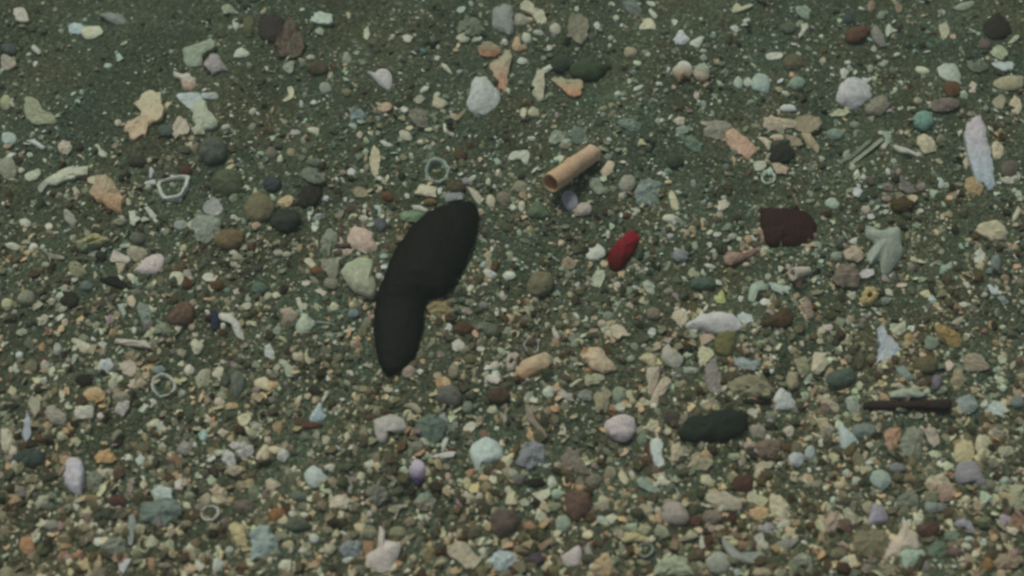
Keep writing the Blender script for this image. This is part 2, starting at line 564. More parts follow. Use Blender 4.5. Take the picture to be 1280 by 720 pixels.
V 9fa894 570,600 600,550 640,530 660,570 690,565 685,595 630,640 580,632 ;pale oval shell with a spur
F 7f8a7a 700,570 780,575 800,590 720,585
F 8c9480 750,640 800,645 855,640 840,660 780,662
P 76878a o 930 520 40 32 0
P 98957f o 935 442 16 24 0
P 8ba295 o 1120 162 28 20 0
F b0b0a6 85,525 150,520 210,570 245,670 210,675 180,630 150,570 100,560 ;white curved shell arc
F b5b5a5 o 115 598 16 24 0
P 2f3650 25,510 70,500 90,560 80,620 40,620 ;deep blue stone
P 63786a o 335 358 56 42 0
F 9a9a86 210,490 250,455 290,460 280,495
P 959a88 o 270 432 22 20 0
P 6f8a78 o 140 375 24 20 0
P 6b5038 o 75 340 48 36 0
#5 2,2
F b3b5aa 460,250 500,250 555,275 510,305 475,290
F 8f9a94 440,220 465,195 485,205 460,235
F a8ac9c 575,290 600,258 650,262 662,295 610,312
P 79755a o 815 332 90 82 0 ;round olive pebble
F c5c5b5 a 774 259 12 9 0
P a59c90 545,410 580,375 620,400 590,440
F c0c3b8 1115,130 1150,82 1200,90 1220,145 1180,185 1115,175 ;white hexagonal chip
F a8a898 o 545 510 15 32 0
P 96875f 105,480 160,430 240,435 270,490 220,530 130,525 ;tan pebble touching the black slug
P 6f7461 420,580 480,565 550,600 565,660 470,660
P 5b4530 o 335 615 65 45 0
F b5b8ae a 250 605 20 22 0
P 84847a o 465 468 36 28 0
F 80806f o 370 447 40 18 0
P 968770 950,200 985,165 1040,205 1020,245 960,235
P 8a8272 o 995 282 26 24 0
F 9fa38e 1125,330 1165,260 1215,270 1210,320 1180,358
F c0bfae 1012,515 1040,512 1068,552 1040,545
F b0a898 882,600 905,595 940,665 925,695 900,660 ;white leaning splinter
P a59b8c o 1200 582 38 26 0
P 85897a o 1245 535 36 32 0
F a5a090 o 1240 25 16 30 0
F 8f9686 862,145 875,140 935,195 925,200
F a0a08e o 660 183 20 12 0
#5 3,2
P 83888a o 415 155 55 45 0 ;blue-grey oval pebble
F bfc2b5 o 640 24 30 14 0
P 949888 o 740 38 30 24 0
F a9aa98 o 598 92 13 18 0
F b5b5a5 555,215 590,208 640,232 600,242
F 9d8072 672,175 710,142 770,155 850,130 940,80 935,100 860,160 780,195 730,222 690,215 ;pink club-shaped fragment
F 8f8175 o 798 95 18 34 0
F 8f7560 900,0 930,0 960,70 930,80 910,40
F b0a898 o 825 214 22 14 0
T b5a99a 1112,272 1215,248 44 22 .45 8 ;small white horn-shaped shell
P 98a08f 170,330 210,310 255,350 250,400 200,385
F 9da268 650,390 680,375 695,450 640,455 615,430 640,425 ;yellow-green chip
F b0a58c 358,530 400,495 445,515 455,560 430,592 380,570 ;cream rounded chip
F bdbdab o 390 488 16 11 0
V a9a7a6 445,595 500,550 560,525 650,515 740,530 790,560 800,600 740,640 650,645 560,625 ;large lilac-grey spindle shell
F b0b8b5 762,530 800,515 860,530 872,570 810,585 780,560
F a58f7c 530,655 600,648 630,670 560,712
F 8c9c8a 830,420 850,350 900,310 955,320 960,360 900,390 880,445 840,445 ;pale green arched fragment
F 9aa89c 965,345 1000,330 1040,345 1100,340 1110,390 1040,400 980,375
F a9aea5 a 788 426 18 18 0
F bcbcae 555,500 570,470 585,475 575,515
F aab0a5 a 236 636 26 24 0
P 857a6c o 245 520 45 42 0
F a59a8d a 15 342 22 22 0
P 8b8674 o 340 380 34 20 0
P 5a4630 920,590 1000,520 1080,480 1120,560 1060,610
F 91806f 1190,410 1230,440 1250,540 1215,560 1170,480
F b9b9a8 a 33 532 14 13 0
P 56685a o 560 330 90 45 0
#4 2,2
P 78744a 1015,260 1050,212 1110,215 1120,290 1080,345 1020,320 ;olive-yellow pebble
F b0a38c 492,200 520,178 560,185 570,215 595,235 550,240 530,260 505,240 ;ragged cream star-shaped chip
F b3a084 345,360 380,305 420,295 460,310 480,350 530,400 510,420 440,415 400,405 370,370 ;large peach-cream fragment
V a8987c>a88a6a 15,430 40,375 100,345 170,325 195,345 180,400 120,425 60,460 25,455 ;cream and orange elongated shell
R 8f8c8c o 97 285 38 46 0 ;grey ring with a dark centre
V 98968a 775,265 800,300 855,345 840,390 800,400 748,360 750,310 ;grey-cream tear-shaped shell
F a9a585 928,320 960,295 1010,330 980,365 945,398
F 87807a 990,370 1015,345 1030,400 1055,470 1040,530 980,500 960,420
#5 4,2
P a39380 150,140 190,92 250,105 292,160 240,200 170,180
P 87907f o 108 160 40 32 0
P 85796a 85,290 130,215 200,205 250,260 240,340 150,365 95,340
F a9a5a5 245,270 280,240 340,245 345,280 300,300 260,298
B a39364 275,380 310,345 350,355 372,400 355,445 300,468 262,445 ;yellow ring-shaped barnacle
P 7a857a o 412 440 30 30 0
F b0a985 625,390 680,365 700,405 660,425
F a3b0a5 675,418 705,408 742,440 700,458
F aea08e o 515 342 38 14 0
F a5a898 985,120 1030,135 1040,170 1000,205 965,190
P 77837f o 1105 200 36 54 0
F b8bfbe 1048,345 1090,330 1120,360 1122,405 1080,408 ;small white block-shaped chip
P a5a48a o 1030 398 28 24 0
F b3ab97 897,325 930,322 950,352 920,362
P 98a095 a 812 222 24 24 0
P 84918c 1112,415 1150,412 1190,450 1150,470
P a3a58f 440,590 535,570 545,620 500,660 455,640
F b3aba0 22,590 80,588 90,615 55,632 25,615
P a08a5f o 560 668 30 28 0
F 98937e 825,580 870,545 905,540 870,595
F b5b2a8 a 760 494 16 12 0
F a07060 a 1033 630 22 18 0
#4 3,1
V 8e978a 490,420 560,440 640,430 670,500 665,570 610,640 575,650 560,580 520,600 490,620 500,540 530,500 485,460 ;pale claw-like shell
F a8a083 1030,430 1080,395 1140,385 1195,440 1130,485 1080,465 ;cream folded fragment
#4 3,2
F b5bcc2 540,210 560,205 580,218 590,240 612,246 628,262 652,268 662,288 676,300 655,318 640,340 618,350 612,366 592,362 575,378 560,362 545,370 556,330 548,312 560,290 545,268 552,245 538,235 ;bright white jagged shell
P 97814f 838,200 890,195 950,230 975,285 920,295 870,260 ;mustard-yellow stone
P 7d8a78 o 818 275 40 38 0
F aaa28a 230,315 290,325 300,390 260,440 215,425 220,370 ;cream blocky fragment
P 938875 970,350 1030,325 1085,365 1095,410 1020,415 975,385
#5 0,3
R 9fa097 o 1020 248 86 72 0 ;pale grey ring shell
P b3bab8 605,150 630,95 690,88 708,130 660,168
F b3a592 740,145 800,95 845,115 850,170 810,190
F b3a08a 775,225 850,205 850,240 820,272
P b9b6a5 o 1180 153 36 40 0
P 92938a o 1140 297 26 24 0
P a89674>b08f64 530,280 600,255 655,290 650,345 590,360 535,325 ;orange-tan pebble
F a9a896 465,380 585,372 590,440 560,465 470,460 ;pale square chip
P b0a8a2 o 632 440 28 28 0
P a09a96 700,400 740,350 810,340 810,400 770,445
P 8f8b76 o 755 318 62 36 0
P a5a296 o 955 360 26 26 0
F 93907c 170,360 200,310 255,340 250,400 220,450
F 958f80 280,420 340,375 420,430 400,490 350,500 300,470 ;grey-cream ragged fragment
F 8f98a0 165,400 190,450 195,560 160,610 140,560
P a5a08c 10,530 55,525 90,580 60,640 12,640
F b0aa92 o 387 305 19 28 0
F aaa67c 195,205 240,195 260,225 230,245
P a39a8d o 282 125 30 36 0
F b0ac9e o 97 140 16 34 0
F a0aaa3 a 122 58 30 24 0
P 9a9a94 o 358 25 28 42 0
F 98a3a0 972,485 1020,470 1035,520 1000,545 980,520
P 84918f o 990 150 46 30 0
P a09e80 o 385 565 32 34 0
P 7e7a6a o 95 330 38 28 0
P 2a2722 o 525 220 60 40 0
#4 0,3
P ad8c62 472,130 500,85 550,80 588,140 540,160 480,155 ;orange-tan triangular pebble
F b0bab0 675,140 705,110 730,130 720,165 690,170
P 93aaa0 o 1015 15 26 35 0
P a39f9b 1145,62 1190,48 1260,60 1265,95 1210,140 1182,105 ;greyish-white lobed pebble
P a5a4a0 1100,110 1140,85 1178,130 1172,180 1130,165
V a39fa6 302,220 330,140 380,125 415,160 425,220 400,315 340,280 ;lilac-white upright shell
P 7f8474 432,215 480,198 515,235 480,290 438,290
F a09b84 490,195 550,185 598,200 560,232 510,225
P 98785f 825,140 860,105 920,130 895,175
P 908a85 o 925 80 38 40 0
P 44504a o 150 130 85 50 0 ;dark green-grey stone
R a09f98 o 1048 405 52 45 0 ;small pale grey-white ring
P 9f947c o 1030 338 32 36 0
#4 1,2
F b8b9b5 42,290 70,280 95,320 80,355 45,345 ;small bright white block
F aaa597 978,275 1010,260 1045,285 1030,315 990,308
F b0aaa0 a 1125 306 26 18 0
F 98907a 732,590 780,570 830,610 815,632 770,605
P 978a7a o 762 417 38 34 0
#5 1,3
F b0a988 300,235 380,193 415,285 340,262 ;cream triangular chip
F 959c88 455,95 500,85 545,130 560,165 585,175 540,205 505,190 500,150
F a39b82 550,85 580,45 610,40 620,80 600,100
F a59c80 622,50 640,35 650,75 680,90 655,125 630,100
F a5b8bd 655,450 690,400 725,360 740,420 760,430 720,470 665,480 ;blue-white chip
F b0a988 207,435 285,425 285,475 235,503 212,480
F a89e8a 80,545 110,515 138,540 120,580
P b0a08d o 88 352 28 30 0
V 9d9893 1060,470 1110,445 1180,430 1250,470 1262,520 1220,550 1170,540 1150,490 1140,590 1090,600 1060,540 ;white hooded shell with a dark notch
F b3ad8f 870,560 895,535 915,570 885,605
F a0957f o 642 317 24 18 0
F b3ac9b o 763 302 14 20 30
F 8f8d7b 970,125 1010,105 1050,120 1045,150 1010,135
P 94a08a o 830 405 22 18 0
F a5aca0 o 768 205 11 20 0
P 6b4a3c o 655 500 60 24 0
P 6f766a o 205 240 45 90 0
#4 1,3
F b0a588 0,130 40,55 62,65 65,148 15,145
P 9fa097 o 135 115 32 40 0
V 9faaa5 1065,110 1090,55 1150,35 1200,50 1235,100 1220,140 1160,160 1120,165 1115,195 1085,160 ;pale blue-green oval shell
V b0a5b5>4f4468 762,180 780,140 820,138 845,180 840,240 800,270 775,230 ;purple and white shell
F b8ada6 620,475 645,490 650,540 715,560 718,600 690,660 640,710 600,690 545,660 545,620 590,590 610,560 ;large pinkish-white pointed fragment
#5 2,3
B a09488 610,60 650,35 680,60 660,130 620,165 600,130
P a8a090 o 532 125 34 30 0
F a8a098 455,195 500,175 525,200 550,185 572,220 550,245 490,225
P 6f6d66 165,280 220,230 290,250 335,330 290,380 180,350 ;dull grey tilted pebble
P 7d8674 o 362 380 38 50 0
P 6c7c70 25,500 70,440 160,435 225,490 215,560 150,600 60,580 ;large teal-grey pebble
P 858376 o 45 625 52 40 0
F aca595 335,510 380,475 415,495 390,540 345,555
F b5b5ad 205,590 240,585 235,620 205,662 190,660
F b5b5ad 125,690 200,672 280,665 285,695 140,705 ;white splinter lying flat beneath a shorter one
F 8d8d8c 180,425 220,415 250,540 228,555
F 9da593 828,290 870,250 905,285 890,325 840,320
F 93908a 908,290 960,275 1010,310 1030,350 985,345 930,315
F a9a892 995,250 1060,210 1085,215 1010,265 ;cream rod-shaped splinter
P 96967c 1088,215 1130,175 1210,190 1200,230 1110,250
P 85897f 1045,300 1100,265 1145,290 1130,345 1060,335
P 969073 1160,310 1200,262 1250,290 1245,370 1200,415 1165,390
F 8f8c7a 550,400 575,420 610,450 595,510 580,460
F 8b7e6c 725,365 750,375 770,450 850,540 855,575 830,560 740,460 ;thin brownish curved splinter
P 8b8470 o 275 160 36 50 0
F 948b74 o 405 170 14 36 0
P 564538 o 560 310 80 60 0
F b0a898 a 690 268 16 18 0
#4 2,3
P 83878a 20,150 50,70 120,45 170,90 160,160 80,190 ;blue-grey angular pebble
F a5aca8 690,50 720,20 755,50 750,100 765,170 720,175 700,120 ;white crumpled fragment
F a89a80 795,65 840,55 860,110 835,150 795,150
P 9c947a 895,130 930,105 985,130 1000,165 960,190 905,180 ;oval tan pebble
P 867c70 240,150 275,90 320,100 385,200 330,205 270,190 ;pinkish-grey triangular pebble
#5 3,3
F a39884 200,150 280,148 270,230 240,310 218,325 205,230
F a89a86 222,348 290,215 345,210 350,240 290,340 240,385 ;pinkish slanted fragment of a forked pair
F a39a7c 150,75 210,45 260,70 260,130 230,135 200,110
P b5ab90 190,520 220,465 275,465 285,500 255,540 ;oval cream pebble
P 8f9484 o 480 156 50 25 0
F 8f9896 745,110 790,75 850,100 905,80 910,125 850,160 790,150
P 88836a 700,240 780,200 870,178 940,200 945,250 1000,290 950,335 840,320 740,310 ;mottled olive-grey lump
P 332a22 740,340 860,332 960,348 900,370 780,362
F a5a8a5 1030,275 1070,285 1135,355 1120,390 1040,400 985,375 ;greyish-white triangular fragment
P 8f9a80 o 1190 322 32 38 0
P 8d8c70 1125,80 1180,50 1230,90 1210,180 1170,210 1140,150
P 958c70 o 1115 215 42 65 0
P 2b322b 405,520 480,440 560,435 660,400 760,400 840,430 820,520 740,580 600,600 480,605 410,570 ;large charcoal-black stone
F b0a998 o 865 418 36 24 0
P 928b7b 840,510 900,488 950,530 930,580 860,570
P a59f8d o 1092 538 34 36 0
P 524a44 o 355 450 55 45 0
P 857c6f o 440 460 32 32 0
P a09080 o 845 622 46 28 0
P 857263 885,620 950,590 1035,605 1030,670 950,700 890,680 ;pinkish-brown oblong pebble
F a39d8a o 1210 580 32 14 -25
F a9ab98 0,375 50,360 70,390 30,412
P 87907d o 30 305 45 55 0
P a5937f o 178 345 22 22 0
F c0c0ae a 368 176 18 14 0
P 8f9580 o 105 82 28 22 0
P 76846f o 175 590 35 45 0
F b5b8ae o 985 152 14 26 15
#5 4,3
Y 3a2a28 285,380 815,368 26 33 0 10 ;dark maroon twig
F b0b5a8 350,392 390,377 425,397 410,417 365,414
F 8f9886 430,300 520,268 560,270 600,252 636,262 640,325 560,328 440,325
F a09882 445,240 500,230 545,258 530,276 480,262 450,260
P a0a890 o 665 282 32 34 0
V 7d8c84 480,140 530,122 580,180 600,205 550,222 500,185
P 59685c 45,190 120,140 220,140 225,220 130,270 60,250
P 968b6f 815,230 840,155 890,150 918,220 880,275 ;tan upright oval pebble
F b0a090 a 808 125 34 30 0
P 6b6448 o 670 120 75 60 0
P 7d7480 o 735 225 35 55 0
P 9a9a98 o 790 360 36 38 0
P 87918e 855,350 910,310 975,330 985,400 930,430 870,400 ;blue-grey blocky pebble
F a0987f a 880 415 22 22 0
F a5b0a8 1035,400 1060,350 1120,355 1195,410 1150,425 1170,455 1110,430 1050,435 ;bluish-white ragged fragment
P 78837f o 1240 350 50 42 0
P 9aab94 o 1150 265 24 24 0
P 8f968a 150,340 210,310 265,390 240,432 190,420
F 9c937d 0,325 60,330 125,375 130,415 100,415 40,370 0,360
V a5b2b0 115,520 130,500 200,545 255,600 225,640 180,672 140,630 ;bluish-white triangular shell
P 9a9280 0,500 50,478 100,520 80,570 10,560
P a8a598 o 15 605 22 30 0
P a39a88 o 88 665 28 26 0
P 77807a o 285 535 82 52 0
P a5826a 405,570 420,525 500,510 510,560 490,630 440,645 ;orange-brown oval pebble
P 878a78 522,560 580,510 640,540 650,640 600,710 510,690
P a09688 655,510 690,485 730,510 750,610 720,640 675,590
P 8f897b 1030,540 1100,510 1170,560 1120,585 1085,560
P 98957f 1112,650 1180,628 1225,655 1200,685 1130,685
P a9a290 o 318 620 30 26 0
F a8977c 265,690 285,655 305,665 295,710
F 8f8a7a o 605 438 46 20 0
#4 3,3
P 9a9f9f o 142 135 40 44 0
P 909a98 o 212 105 28 36 0
F a89d78 938,65 1020,50 1030,140 940,148 ;yellowish square chip
P a5a084 1034,50 1060,15 1110,40 1110,120 1060,135 1036,100
#5 0,4
P 78857c 850,320 900,270 980,250 1080,252 1140,320 1090,375 1000,402 900,370 ;teal-grey oval pebble
F 99a5a0 945,190 990,150 1080,180 1080,242 960,242
F b3aaa5 1090,130 1130,105 1160,150 1130,190 1095,175
P 96957f 210,265 250,215 325,205 300,270 240,300
P 807c76 o 130 195 38 42 0
P 8f8d80 o 325 402 48 38 0
P b08560 120,510 160,470 205,480 210,580 150,575 ;peach-orange pebble
F b3ae9a o 508 390 16 28 25
F a5aa98 o 708 335 15 28 0
P b0a98f o 746 412 24 24 0
P b0a283 1080,430 1120,415 1152,450 1120,470
F a09c88 825,545 850,520 860,575 840,575
R a5a080 o 900 520 42 56 0 ;tan upright ring
P b5b29a 1155,545 1190,505 1225,545 1195,592
F 838a85 810,340 850,370 840,450 830,535 800,500
P 84897a 645,530 700,480 770,490 785,560 740,600 680,590
F a5a3a5 735,620 825,602 800,660 770,710 745,680 ;lilac-white downward-pointing fragment
F 8d7f70 o 1030 655 46 18 0
P 8d826a o 1160 395 42 26 0
P 5f4038 o 730 250 60 40 0
#5 1,4
P a89a82 25,180 80,135 140,160 150,270 110,285 60,230 ;tan upright pebble
P 726b5e o 245 290 75 50 0
F a39880 380,130 410,108 480,150 440,180 425,238 395,190
V a9b3ae 635,60 690,30 770,90 730,140 680,172 630,120 ;pale blue-white rounded shell
F b0ad9f 742,45 780,18 820,30 800,68 760,60
P b0a99c o 802 150 20 20 0
F aaa08c 780,265 820,215 880,200 915,240 895,305 830,300 785,300 ;cream knobbly fragment
F 8f8a7a 885,90 905,95 930,160 915,215 890,200 910,160
P 7d7c70 1010,190 1060,135 1130,170 1140,240 1080,282 1020,250 ;dull grey-brown pebble
P 8b9994 285,480 320,420 400,410 455,480 470,580 380,620 290,600 ;large pale blue-green pebble
P a89c75 150,430 190,388 245,420 260,520 220,542 180,480 ;cream-yellow elongated pebble
P 936c4a 400,320 460,292 515,310 500,350 430,378 ;orange-brown slab-like pebble
F aeaa98 a 545 335 24 24 0
F a9a890 o 620 340 26 18 0
P 9fa39a o 682 487 34 32 0
P a8a498 o 610 562 28 24 0
P a09578 o 520 528 42 30 0
P 9f9880 o 778 552 40 38 0
P 82898c 840,540 890,500 985,505 980,570 930,612 860,590
F a0a29a o 900 622 42 20 0
P 85836c o 1030 450 55 45 0
P 88876a o 1210 448 62 42 0
P a39f98 o 1025 333 26 24 0
P a5aaa2 50,660 75,605 115,630 110,680 60,692
P 969a8c o 155 558 28 25 0
P 737a6c o 590 220 55 32 0
F 98937c 1180,205 1210,145 1230,190 1190,225
F 8f8c7a 1150,280 1270,270 1275,290 1220,305 1200,360 1185,350 1195,300
P 60685a o 580 400 80 45 0
#5 2,4
P 7c9080>8d8070 25,270 60,205 120,185 165,240 140,300 60,305 ;green-topped oval pebble
P a5a07c 330,130 365,108 385,150 360,190
P 8c8060 o 478 170 38 42 0
F 938b74 575,45 620,35 640,90 600,140 590,90
F a09a88 305,230 340,205 400,195 405,240
F a59d90 a 436 222 28 26 0
P 2b2622 o 785 138 70 30 0 ;small black oval stone
P a5a898 855,130 880,95 915,115 915,155 870,168
F a9a991 765,205 870,172 880,215 820,262 ;cream wedge chip
P 8c9f8a o 922 208 38 34 0
P 878a6c o 895 288 54 34 0
P 8b9785 o 960 390 54 58 0 ;round pale green pebble
P 70564a 965,250 1000,195 1120,200 1130,310 1060,375 990,340 ;reddish-brown square stone
F 98907a 1150,270 1200,245 1255,240 1240,300 1160,312
F 8f9a88 1128,370 1170,342 1235,350 1245,410 1180,390
P 7f7a6a o 1150 125 55 40 0
P a07c60 710,385 760,375 802,415 770,440 720,430
P 6a5b52 500,370 540,300 650,310 690,380 640,460 540,470 ;large dull brown pebble
F a39a82 225,550 270,525 360,520 400,560 445,620 420,650 370,690 320,640 260,600 ;large ragged cream fragment
P a8a698 o 455 568 28 28 0
P 98a3a5 500,620 540,570 620,565 665,610 640,665 580,690 510,660 ;pale blue rounded pebble
V bdb0ae 930,610 980,575 1060,530 1078,590 1050,655 990,655 950,635 ;pink-white angular shell
F 8c8882 1090,540 1120,505 1150,590 1100,605
P a59070 1125,705 1150,630 1220,580 1255,590 1258,715
F a3a278 210,405 230,450 220,495 175,470 ;yellowish leaf-shaped chip
P 98907a o 22 608 28 24 0
P 5b4c58 o 790 615 60 45 0
P a59080 o 242 98 22 26 0
F b3aca0 78,340 110,335 130,360 115,388
P 7a7548 o 900 685 45 30 0
P 77776e o 680 115 42 38 0
#5 3,4
F aa9f82 20,85 50,60 90,120 75,150 40,130
F a8a393 85,75 110,60 135,95 110,122
F 87988c 130,140 180,110 240,150 300,175 295,198 200,185
F b0ab9c 268,130 290,88 320,110 355,148 300,155 ;white triangular chip
F 9ba598 375,165 400,190 405,225 385,248 392,205
V 958a82 290,330 310,270 390,255 440,300 470,360 430,400 350,395 300,370 ;pinkish-grey fan shell
P 8f937a 245,440 270,390 320,410 350,470 290,485
P a89c74 40,470 80,440 140,450 200,470 240,475 220,500 120,505 50,510 ;cream-yellow elongated nugget
P 999878 o 190 430 46 36 0
F 98927a 365,495 430,480 470,430 530,465 490,490 400,505
R 8a8f83 o 195 555 52 52 0 ;small grey ring shell
P 92987f 245,660 300,590 370,560 440,610 480,720 240,725 ;large pale olive dome pebble
F b8b5a5 545,455 570,520 560,545 530,540 ;white spike-shaped chip
V 939689 570,640 590,590 650,565 710,590 732,640 700,695 640,708 590,690 ;round pale coiled shell
F 8f938a 670,470 690,530 740,580 810,600 880,595 930,560 920,620 830,640 750,620 690,560 ;grey crescent fragment
F a39a86 565,205 640,200 690,190 740,220 800,250 780,300 690,310 620,270 590,255 ;cream-grey winged fragment
P 5f4238 725,120 790,80 865,100 860,180 780,195 730,170 ;rust-red stone
P 4b322b o 730 365 42 46 0
F a3a083 825,240 850,195 900,215 960,240 940,280 860,265
P b0946d 840,320 900,290 960,300 955,355 890,365 ;pale orange nugget
P b0a98c 975,230 1020,225 1090,275 1115,340 1110,390 1060,405 980,340 ;big cream egg-shaped pebble
P 8d8c8b 905,420 960,385 1010,400 980,460 920,460
F a59f90 870,480 920,455 975,500 960,545 900,530
F a3a184 1040,480 1100,430 1112,460 1060,500
P 8a8b83 1000,520 1060,495 1150,485 1130,530 1060,560
P 8f907f 1110,610 1180,575 1230,600 1240,660 1140,650
P 9fa59b 735,690 780,665 815,700 760,722
P 938c76 o 530 665 34 48 0
P 9d9078 o 925 700 65 32 0
F a39078 620,425 660,400 690,410 670,440
P a08a72 o 722 450 25 34 0
P 857a6c o 615 350 65 48 0
F bfc2b5 205,310 225,285 240,315 220,345
F aeaca0 a 90 315 16 16 0
P 6b4c3e o 510 375 42 40 0
P a09a80 870,20 930,0 995,15 980,55 900,50 ;tan rounded pebble
#5 4,4
V 8d9c92 305,95 350,55 410,60 450,110 430,160 380,185 320,135 ;green-white cracked shell
P 7e8082 o 490 45 56 34 0
P 85775a o 560 110 54 32 0
P a09a84>a88878 645,160 700,95 790,75 840,140 835,230 770,262 680,210 ;large pinkish-cream pebble
F 838a82 660,255 740,262 810,270 780,310 700,335 660,310
V 88858a 845,80 870,20 960,15 1020,80 1048,150 1000,165 940,110 900,100 880,150 ;lilac-grey hooked shell
P 939f8e o 1155 122 36 28 0
P 97987c 1170,200 1220,150 1285,160 1285,320 1190,300 ;large pale olive pebble
P 98899a 1118,360 1150,320 1195,340 1200,390 1150,418 ;lilac-pink rounded pebble
P 97735c 1205,340 1270,332 1285,440 1230,430
R 938a75 o 960 292 40 48 0 ;small tan ring
F 938f98 825,400 880,368 940,370 990,440 960,455 910,415 850,410 ;lilac arched fragment
F 9aa598 o 935 490 30 16 0
V 8f8b96 290,400 320,320 345,265 400,285 435,370 380,395 310,412 ;lilac triangular shell
P a08c7c 25,400 60,320 110,310 140,370 110,440 50,455 ;pinkish pebble touching a cream one
P 9a9a84 145,300 180,280 225,330 228,400 180,415
P aa9a80 o 128 152 38 28 0
P a5987f o 242 50 24 28 0
P 837c60 205,470 260,435 390,440 440,500 430,580 360,602 250,575 ;olive-tan oblong stone
F b3a593 540,390 560,430 610,460 625,540 600,558 500,575 500,605 415,600 430,540 450,490 500,440 ;pinkish-cream pitted fragment
F 8fa08f 505,580 560,562 650,560 655,610 600,650 545,685 515,630 ;pale green flat fragment
V 5b4438 610,430 660,380 740,390 765,440 700,490 640,470
P 6b7c68 680,550 730,500 780,520 775,600 700,610
P 75846f o 835 475 60 42 0
P 7c8272 460,260 540,190 610,210 620,280 540,300
P 9a9a86 o 622 387 34 24 0
P 98866e 1085,600 1130,570 1200,570 1260,610 1245,660 1100,670 ;tan lobed stone
F a39f84 1050,560 1120,520 1145,550 1100,582
F a8a690 o 920 535 36 22 20
P 7d685c o 850 570 50 32 0
F c0bcb8 a 895 620 18 14 0
P 8f7048 o 1055 645 35 55 0
P 7f775c o 125 580 58 36 0
F a3a39a 20,645 50,650 95,700 70,710
P 857b6f o 332 625 34 22 0
P 98a392 o 87 245 20 26 0
P 615b52 o 165 250 42 32 0
P 857f78 o 670 665 32 36 0
"""

# ------------------------------------------------------------------ reading the list of pieces
def smooth_loop(pts, n):
    """closed Catmull-Rom through pts, n points"""
    out, k = [], len(pts)
    per = [(pts[(i + 1) % k] - pts[i]).length for i in range(k)]
    tot = sum(per)
    for j in range(n):
        s = tot * j / n
        i = 0
        while s > per[i] and i < k - 1:
            s -= per[i]; i += 1
        t = s / max(per[i], 1e-9)
        p0, p1, p2, p3 = pts[i - 1], pts[i], pts[(i + 1) % k], pts[(i + 2) % k]
        out.append(.5 * ((2 * p1) + (p2 - p0) * t + (2 * p0 - 5 * p1 + 4 * p2 - p3) * t * t + (3 * p1 - p0 - 3 * p2 + p3) * t ** 3))
    return out
def straight_loop(pts, n):
    out, k = [], len(pts)
    per = [(pts[(i + 1) % k] - pts[i]).length for i in range(k)]
    tot = sum(per)
    for i in range(k):
        m = max(1, round(n * per[i] / tot))
        for j in range(m):
            out.append(pts[i].lerp(pts[(i + 1) % k], j / m))
    return out

PIECES = []
def parse():
    sc, ox, oy = 1, 0, 0
    for ln in DATA.strip().splitlines():
        if ln[0] == '#':
            a, b = ln[1:].split()
            sc = int(a); i, j = map(int, b.split(','))
            ox, oy = i * PW / {1: 1, 4: 4, 5: 5}[sc], j * PH / {1: 1, 4: 4, 5: 5}[sc]
            continue
        body, _, phrase = ln.partition(' ;')
        tk = body.split()
        k, col, rest = tk[0], tk[1], tk[2:]
        d = dict(kind=k, c1=col.split('>')[0], c2=col.split('>')[-1], phrase=phrase.strip())
        rng = random.Random(len(PIECES) * 7 + 3)
        d['rng'] = rng
        P = lambda s: Vector((ox + float(s.split(',')[0]) / sc, oy + float(s.split(',')[1]) / sc))
        if k in 'TY':
            d['ends'] = (P(rest[0]), P(rest[1]))
            d['r'] = (float(rest[2]) / sc, float(rest[3]) / sc)
            d['inner'] = float(rest[4]); d['lift'] = float(rest[5])
            a, b = d['ends']
            n = (b - a).normalized(); w = Vector((-n.y, n.x))
            d['px'] = [a + w * d['r'][0], b + w * d['r'][1], b - w * d['r'][1], a - w * d['r'][0]]
            d['round'] = False
        elif rest[0] in 'oa':
            cx, cy, rx, ry, an = map(float, rest[1:6])
            n = 10 if rest[0] == 'o' else rng.choice((5, 6, 6, 7))
            pts = []
            for i in range(n):
                t = 2 * math.pi * (i + (rng.uniform(-.32, .32) if rest[0] == 'a' else rng.uniform(-.14, .14))) / n
                f = rng.uniform(.8, 1.16) if rest[0] == 'a' else rng.uniform(.93, 1.07)
                x, y = rx * f * math.cos(t), ry * f * math.sin(t)
                q = math.radians(an)
                pts.append(Vector((ox + (cx + x * math.cos(q) - y * math.sin(q)) / sc, oy + (cy + x * math.sin(q) + y * math.cos(q)) / sc)))
            d['px'] = pts
            d['round'] = rest[0] == 'o'
        else:
            d['px'] = [P(s) for s in rest]
            d['round'] = False
        p = d['px']
        d['c'] = sum(p, Vector((0, 0))) / len(p)
        A = abs(sum(p[i - 1].x * p[i].y - p[i].x * p[i - 1].y for i in range(len(p)))) / 2
        d['area'] = A
        d['size'] = math.sqrt(A)
        cov = np.cov(np.array([[q.x, q.y] for q in p]).T)
        ev = np.sqrt(np.maximum(np.linalg.eigvalsh(cov), 1e-6))
        d['asp'] = float(ev[1] / ev[0])
        PIECES.append(d)
parse()

# ------------------------------------------------------------------ shapes
def loop_center(P):
    c = Vector((0, 0))
    for p in P: c += p
    return c / len(P)

